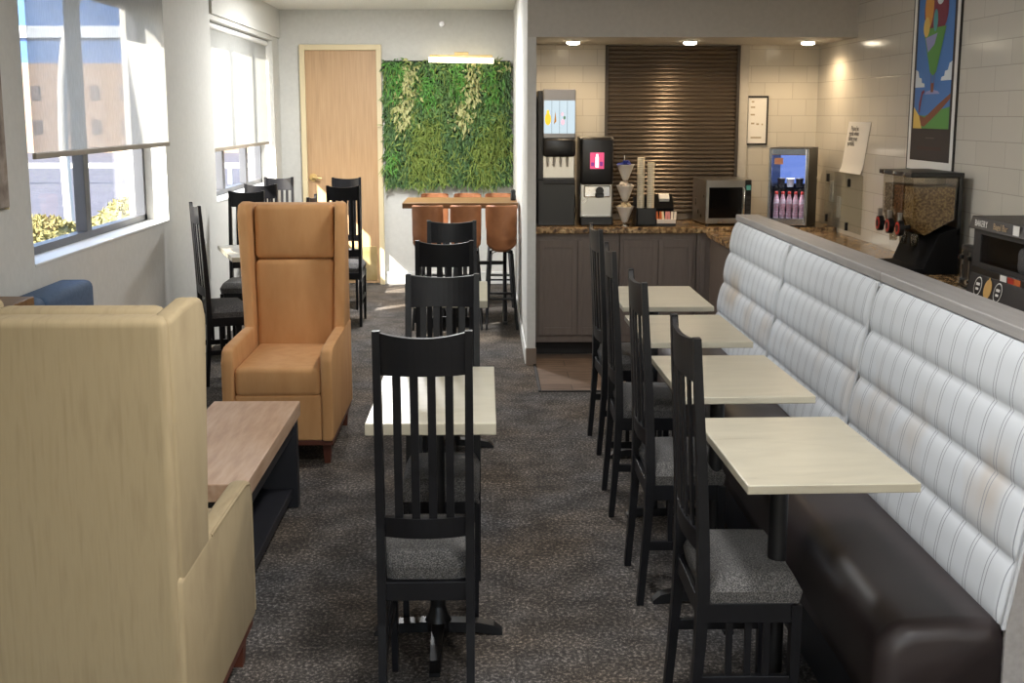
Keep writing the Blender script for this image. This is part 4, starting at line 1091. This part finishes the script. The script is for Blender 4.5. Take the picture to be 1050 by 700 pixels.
# ---- acrylic guard and clips, outlets
t = thing('acrylic_guard', 'clear acrylic splash sheet clipped to tiled side wall', 'splash guard', (XR, 8.8, .93))
MB().box(-.014, -.010, -.45, .47, .0, .39).build('clear_sheet', 'acrylic', t)
for y, z in ((.42, .31), (-.12, .30), (.42, .02), (-.1, .0)): MB().box(-.02, -.001, y - .012, y + .012, z, z + .055, .002).build('clip', 'blackplastic', t)
t = thing('outlet_plate', 'white outlet strip on side wall nearer the fridge', 'outlet', (XR, 9.13, 1.1))
MB().box(-.008, -.0005, -.04, .04, 0, .15, .003).build('plate', 'papers', t); MB().box(-.0095, -.0075, -.018, .018, .02, .06).box(-.0095, -.0075, -.018, .018, .09, .13).build('socket', 'trimwhite', t)
t = thing('switch_plate', 'white bracket plate on side wall right of the outlet', 'switch', (XR, 8.93, 1.0))
MB().box(-.008, -.0005, -.045, .045, 0, .15, .003).build('plate', 'trimwhite', t); MB().box(-.0095, -.0075, -.012, .012, .05, .1).build('toggle', 'papers', t)

# ------------------------------------------------------------------ outside
struct('ground_outside', MB().box(-90, -2.32, -20, 110, -.3, -.1), 'asphalt', 'pale car park outside the windows')
def shrub(label, c, r, mt, seed):
    rn = random.Random(seed); m = MB()
    bm = bmesh.new(); bmesh.ops.create_icosphere(bm, subdivisions=4, radius=1)
    for v in bm.verts:
        k = 1 + .09 * math.sin(v.co.x * 7 + seed) * math.sin(v.co.y * 6) + rn.uniform(-.05, .05)
        z = v.co.z * k
        v.co = Vector((v.co.x * k * r[0], v.co.y * k * r[1], max(z, -.55) * r[2] + .55 * r[2]))
    m._bm(bm, 0, False)
    for i in range(900):
        a = rn.uniform(0, 2 * PI); b = rn.uniform(-.2, 1) * PI / 2
        d = Vector((math.cos(a) * math.cos(b), math.sin(a) * math.cos(b), math.sin(b)))
        p = Vector((d.x * r[0], d.y * r[1], d.z * r[2] + .55 * r[2])); t_ = Vector((rn.gauss(0, 1), rn.gauss(0, 1), rn.gauss(0, 1))).normalized() * .05
        q = d.cross(t_).normalized() * .03
        m.add([p, p + d * .04 + q, p + d * .03 + t_ * 1.6, p + d * .04 - q], [(0, 1, 2, 3)])
    o = thing('hedge', label, 'hedge', c, 0); m.build('foliage', mt, o); MB().cyl((0, 0, 0), (0, 0, .3), .05, n=8).build('stem', 'legwood', o)
shrub('yellow-green clipped hedge seen through the nearer window', (-4.1, 14.9, -.1), (.48, .9, .52), 'hedge', 1)
shrub('low dark green hedge in front of yellow one outside', (-4.3, 12.4, -.1), (.36, .6, .26), 'hedgedark', 2)
shrub('yellow-green hedge farther left outside the nearer window', (-5.3, 15.2, -.1), (.5, .9, .36), 'hedge', 4)
t = thing('guard_rail', 'white guard rail across the car park outside', 'railing', (-9, 34, -.1))
MB().box(-9, 7, -.04, .04, .42, .55).build('rail', 'arch', t)
for k in range(12): MB().box(-8.6 + k * 1.35, -8.5 + k * 1.35, -.05, .05, 0, .42).build('post', 'arch', t)
t = thing('office_building', 'beige office block with small windows beyond the car park', 'building', (-16, 62, -.1))
MB().box(-14, 12, 0, 10, 0, 4.2).build('facade', 'bldg', t)
for k in range(17):
    for r_ in range(2):
        MB().box(-12.6 + k * 1.4, -12.2 + k * 1.4, -.06, .02, .9 + r_ * 1.6, 1.55 + r_ * 1.6).build('window', 'bldgwin', t)
t = thing('glass_tower', 'tall blue glazed building rising behind beige office block', 'building', (-18, 80, -.1))
MB().box(-16, 9, 0, 10, 0, 14).build('facade', 'bldgblue', t)
MB().box(-16.1, 9.1, -.2, .2, 6.4, 7.1).build('white_band', 'bldgwhite', t)
t = thing('steel_arch', 'white curved steel arch outside the nearer window', 'arch', (-6.0, 18.5, -.1))
MB().tube([(0, 0, 0), (-.02, 0, .8), (-.03, 0, 1.5), (.0, 0, 2.2), (.07, 0, 2.75), (.2, 0, 3.25), (.42, 0, 3.7), (.75, 0, 4.1), (1.2, 0, 4.4)], .07, 12).build('arch_tube', 'arch', t)
t = thing('shade_block', 'unseen block added outside to shade the left windows', 'building', (0, 0, -.1))
# added out of view; sloping end shaped to cast the slanted blind shadow
MB().prism([(-14, 0), (4.42, 0), (4.42, 3.4), (2.62, 7.0), (2.52, 7.2), (-14, 7.2)], 'x', -6.3, -5.5).build('shade_block_wall', 'shadeblock', t)

# ------------------------------------------------------------------ light
wd = bpy.data.worlds.new('sky_world'); scene.world = wd; wd.use_nodes = True
nt = wd.node_tree; bg = nt.nodes['Background']
sk = nt.nodes.new('ShaderNodeTexSky'); sk.sky_type = 'NISHITA'; sk.sun_disc = False
sk.sun_elevation = R(34.6); sk.sun_rotation = R(0); sk.air_density = 1.0; sk.dust_density = 2.0
nt.links.new(sk.outputs[0], bg.inputs[0]); bg.inputs[1].default_value = .42
sun = bpy.data.lights.new('sun', 'SUN'); sun.energy = 15; sun.angle = R(.6); sun.color = (1, .95, .86)
so = bpy.data.objects.new('sun', sun); col.objects.link(so)
so.rotation_euler = Vector((1.0, 1.05, -1.0)).to_track_quat('-Z', 'Y').to_euler()
sk.sun_rotation = math.atan2(-1.0, -1.05)
def fill_panel(x, y, e, lab, c=(.985, .99, 1)):  # unseen ceiling panels, added as fill light for the dining room
    t = thing('fill_panel_light', lab, 'ceiling light', (x, y, ZC), 0, 'added unseen fill panels')
    MB().box(-.16, .16, -.28, .28, -.02, -.001, .003).build('housing', 'trimwhite', t)
    MB().box(-.145, .145, -.265, .265, -.023, -.02).build('diffuser', emit('fill_diffuser', '#fff2de', 2.0), t)
    la = bpy.data.lights.new('fill_lamp', 'AREA'); la.shape = 'RECTANGLE'; la.size = .28; la.size_y = .5; la.energy = e; la.color = c
    lo = bpy.data.objects.new('fill_lamp', la); col.objects.link(lo); lo.parent = t; lo.location = (0, 0, -.03)
fill_panel(.25, 3.0, 24, 'added unseen fill panel over the middle tables, nearest the camera')
fill_panel(.25, 6.2, 14, 'added unseen fill panel over the middle tables, toward the serving nook')
fill_panel(-1.0, .2, 9, 'added unseen fill panel behind the camera at left')
fill_panel(1.3, .2, 28, 'added unseen fill panel behind the camera at right')
fill_panel(-.9, 10.8, 60, 'added unseen fill panel near the wooden door')

# ------------------------------------------------------------------ camera
cam = bpy.data.cameras.new('camera'); cam.sensor_fit = 'HORIZONTAL'; cam.sensor_width = 36; cam.lens = 1300 / 1050 * 36
co = bpy.data.objects.new('camera', cam); col.objects.link(co); scene.camera = co
co.location = (0, 0, 1.72); co.rotation_euler = (R(90 - 10.1613), 0, R(-1.2145))
cam.clip_start = .05; cam.clip_end = 300
scene.view_settings.view_transform = 'Standard'; scene.view_settings.look = 'None'
scene.view_settings.gamma = 1; scene.view_settings.use_curve_mapping = False
scene.view_settings.exposure = 1.08
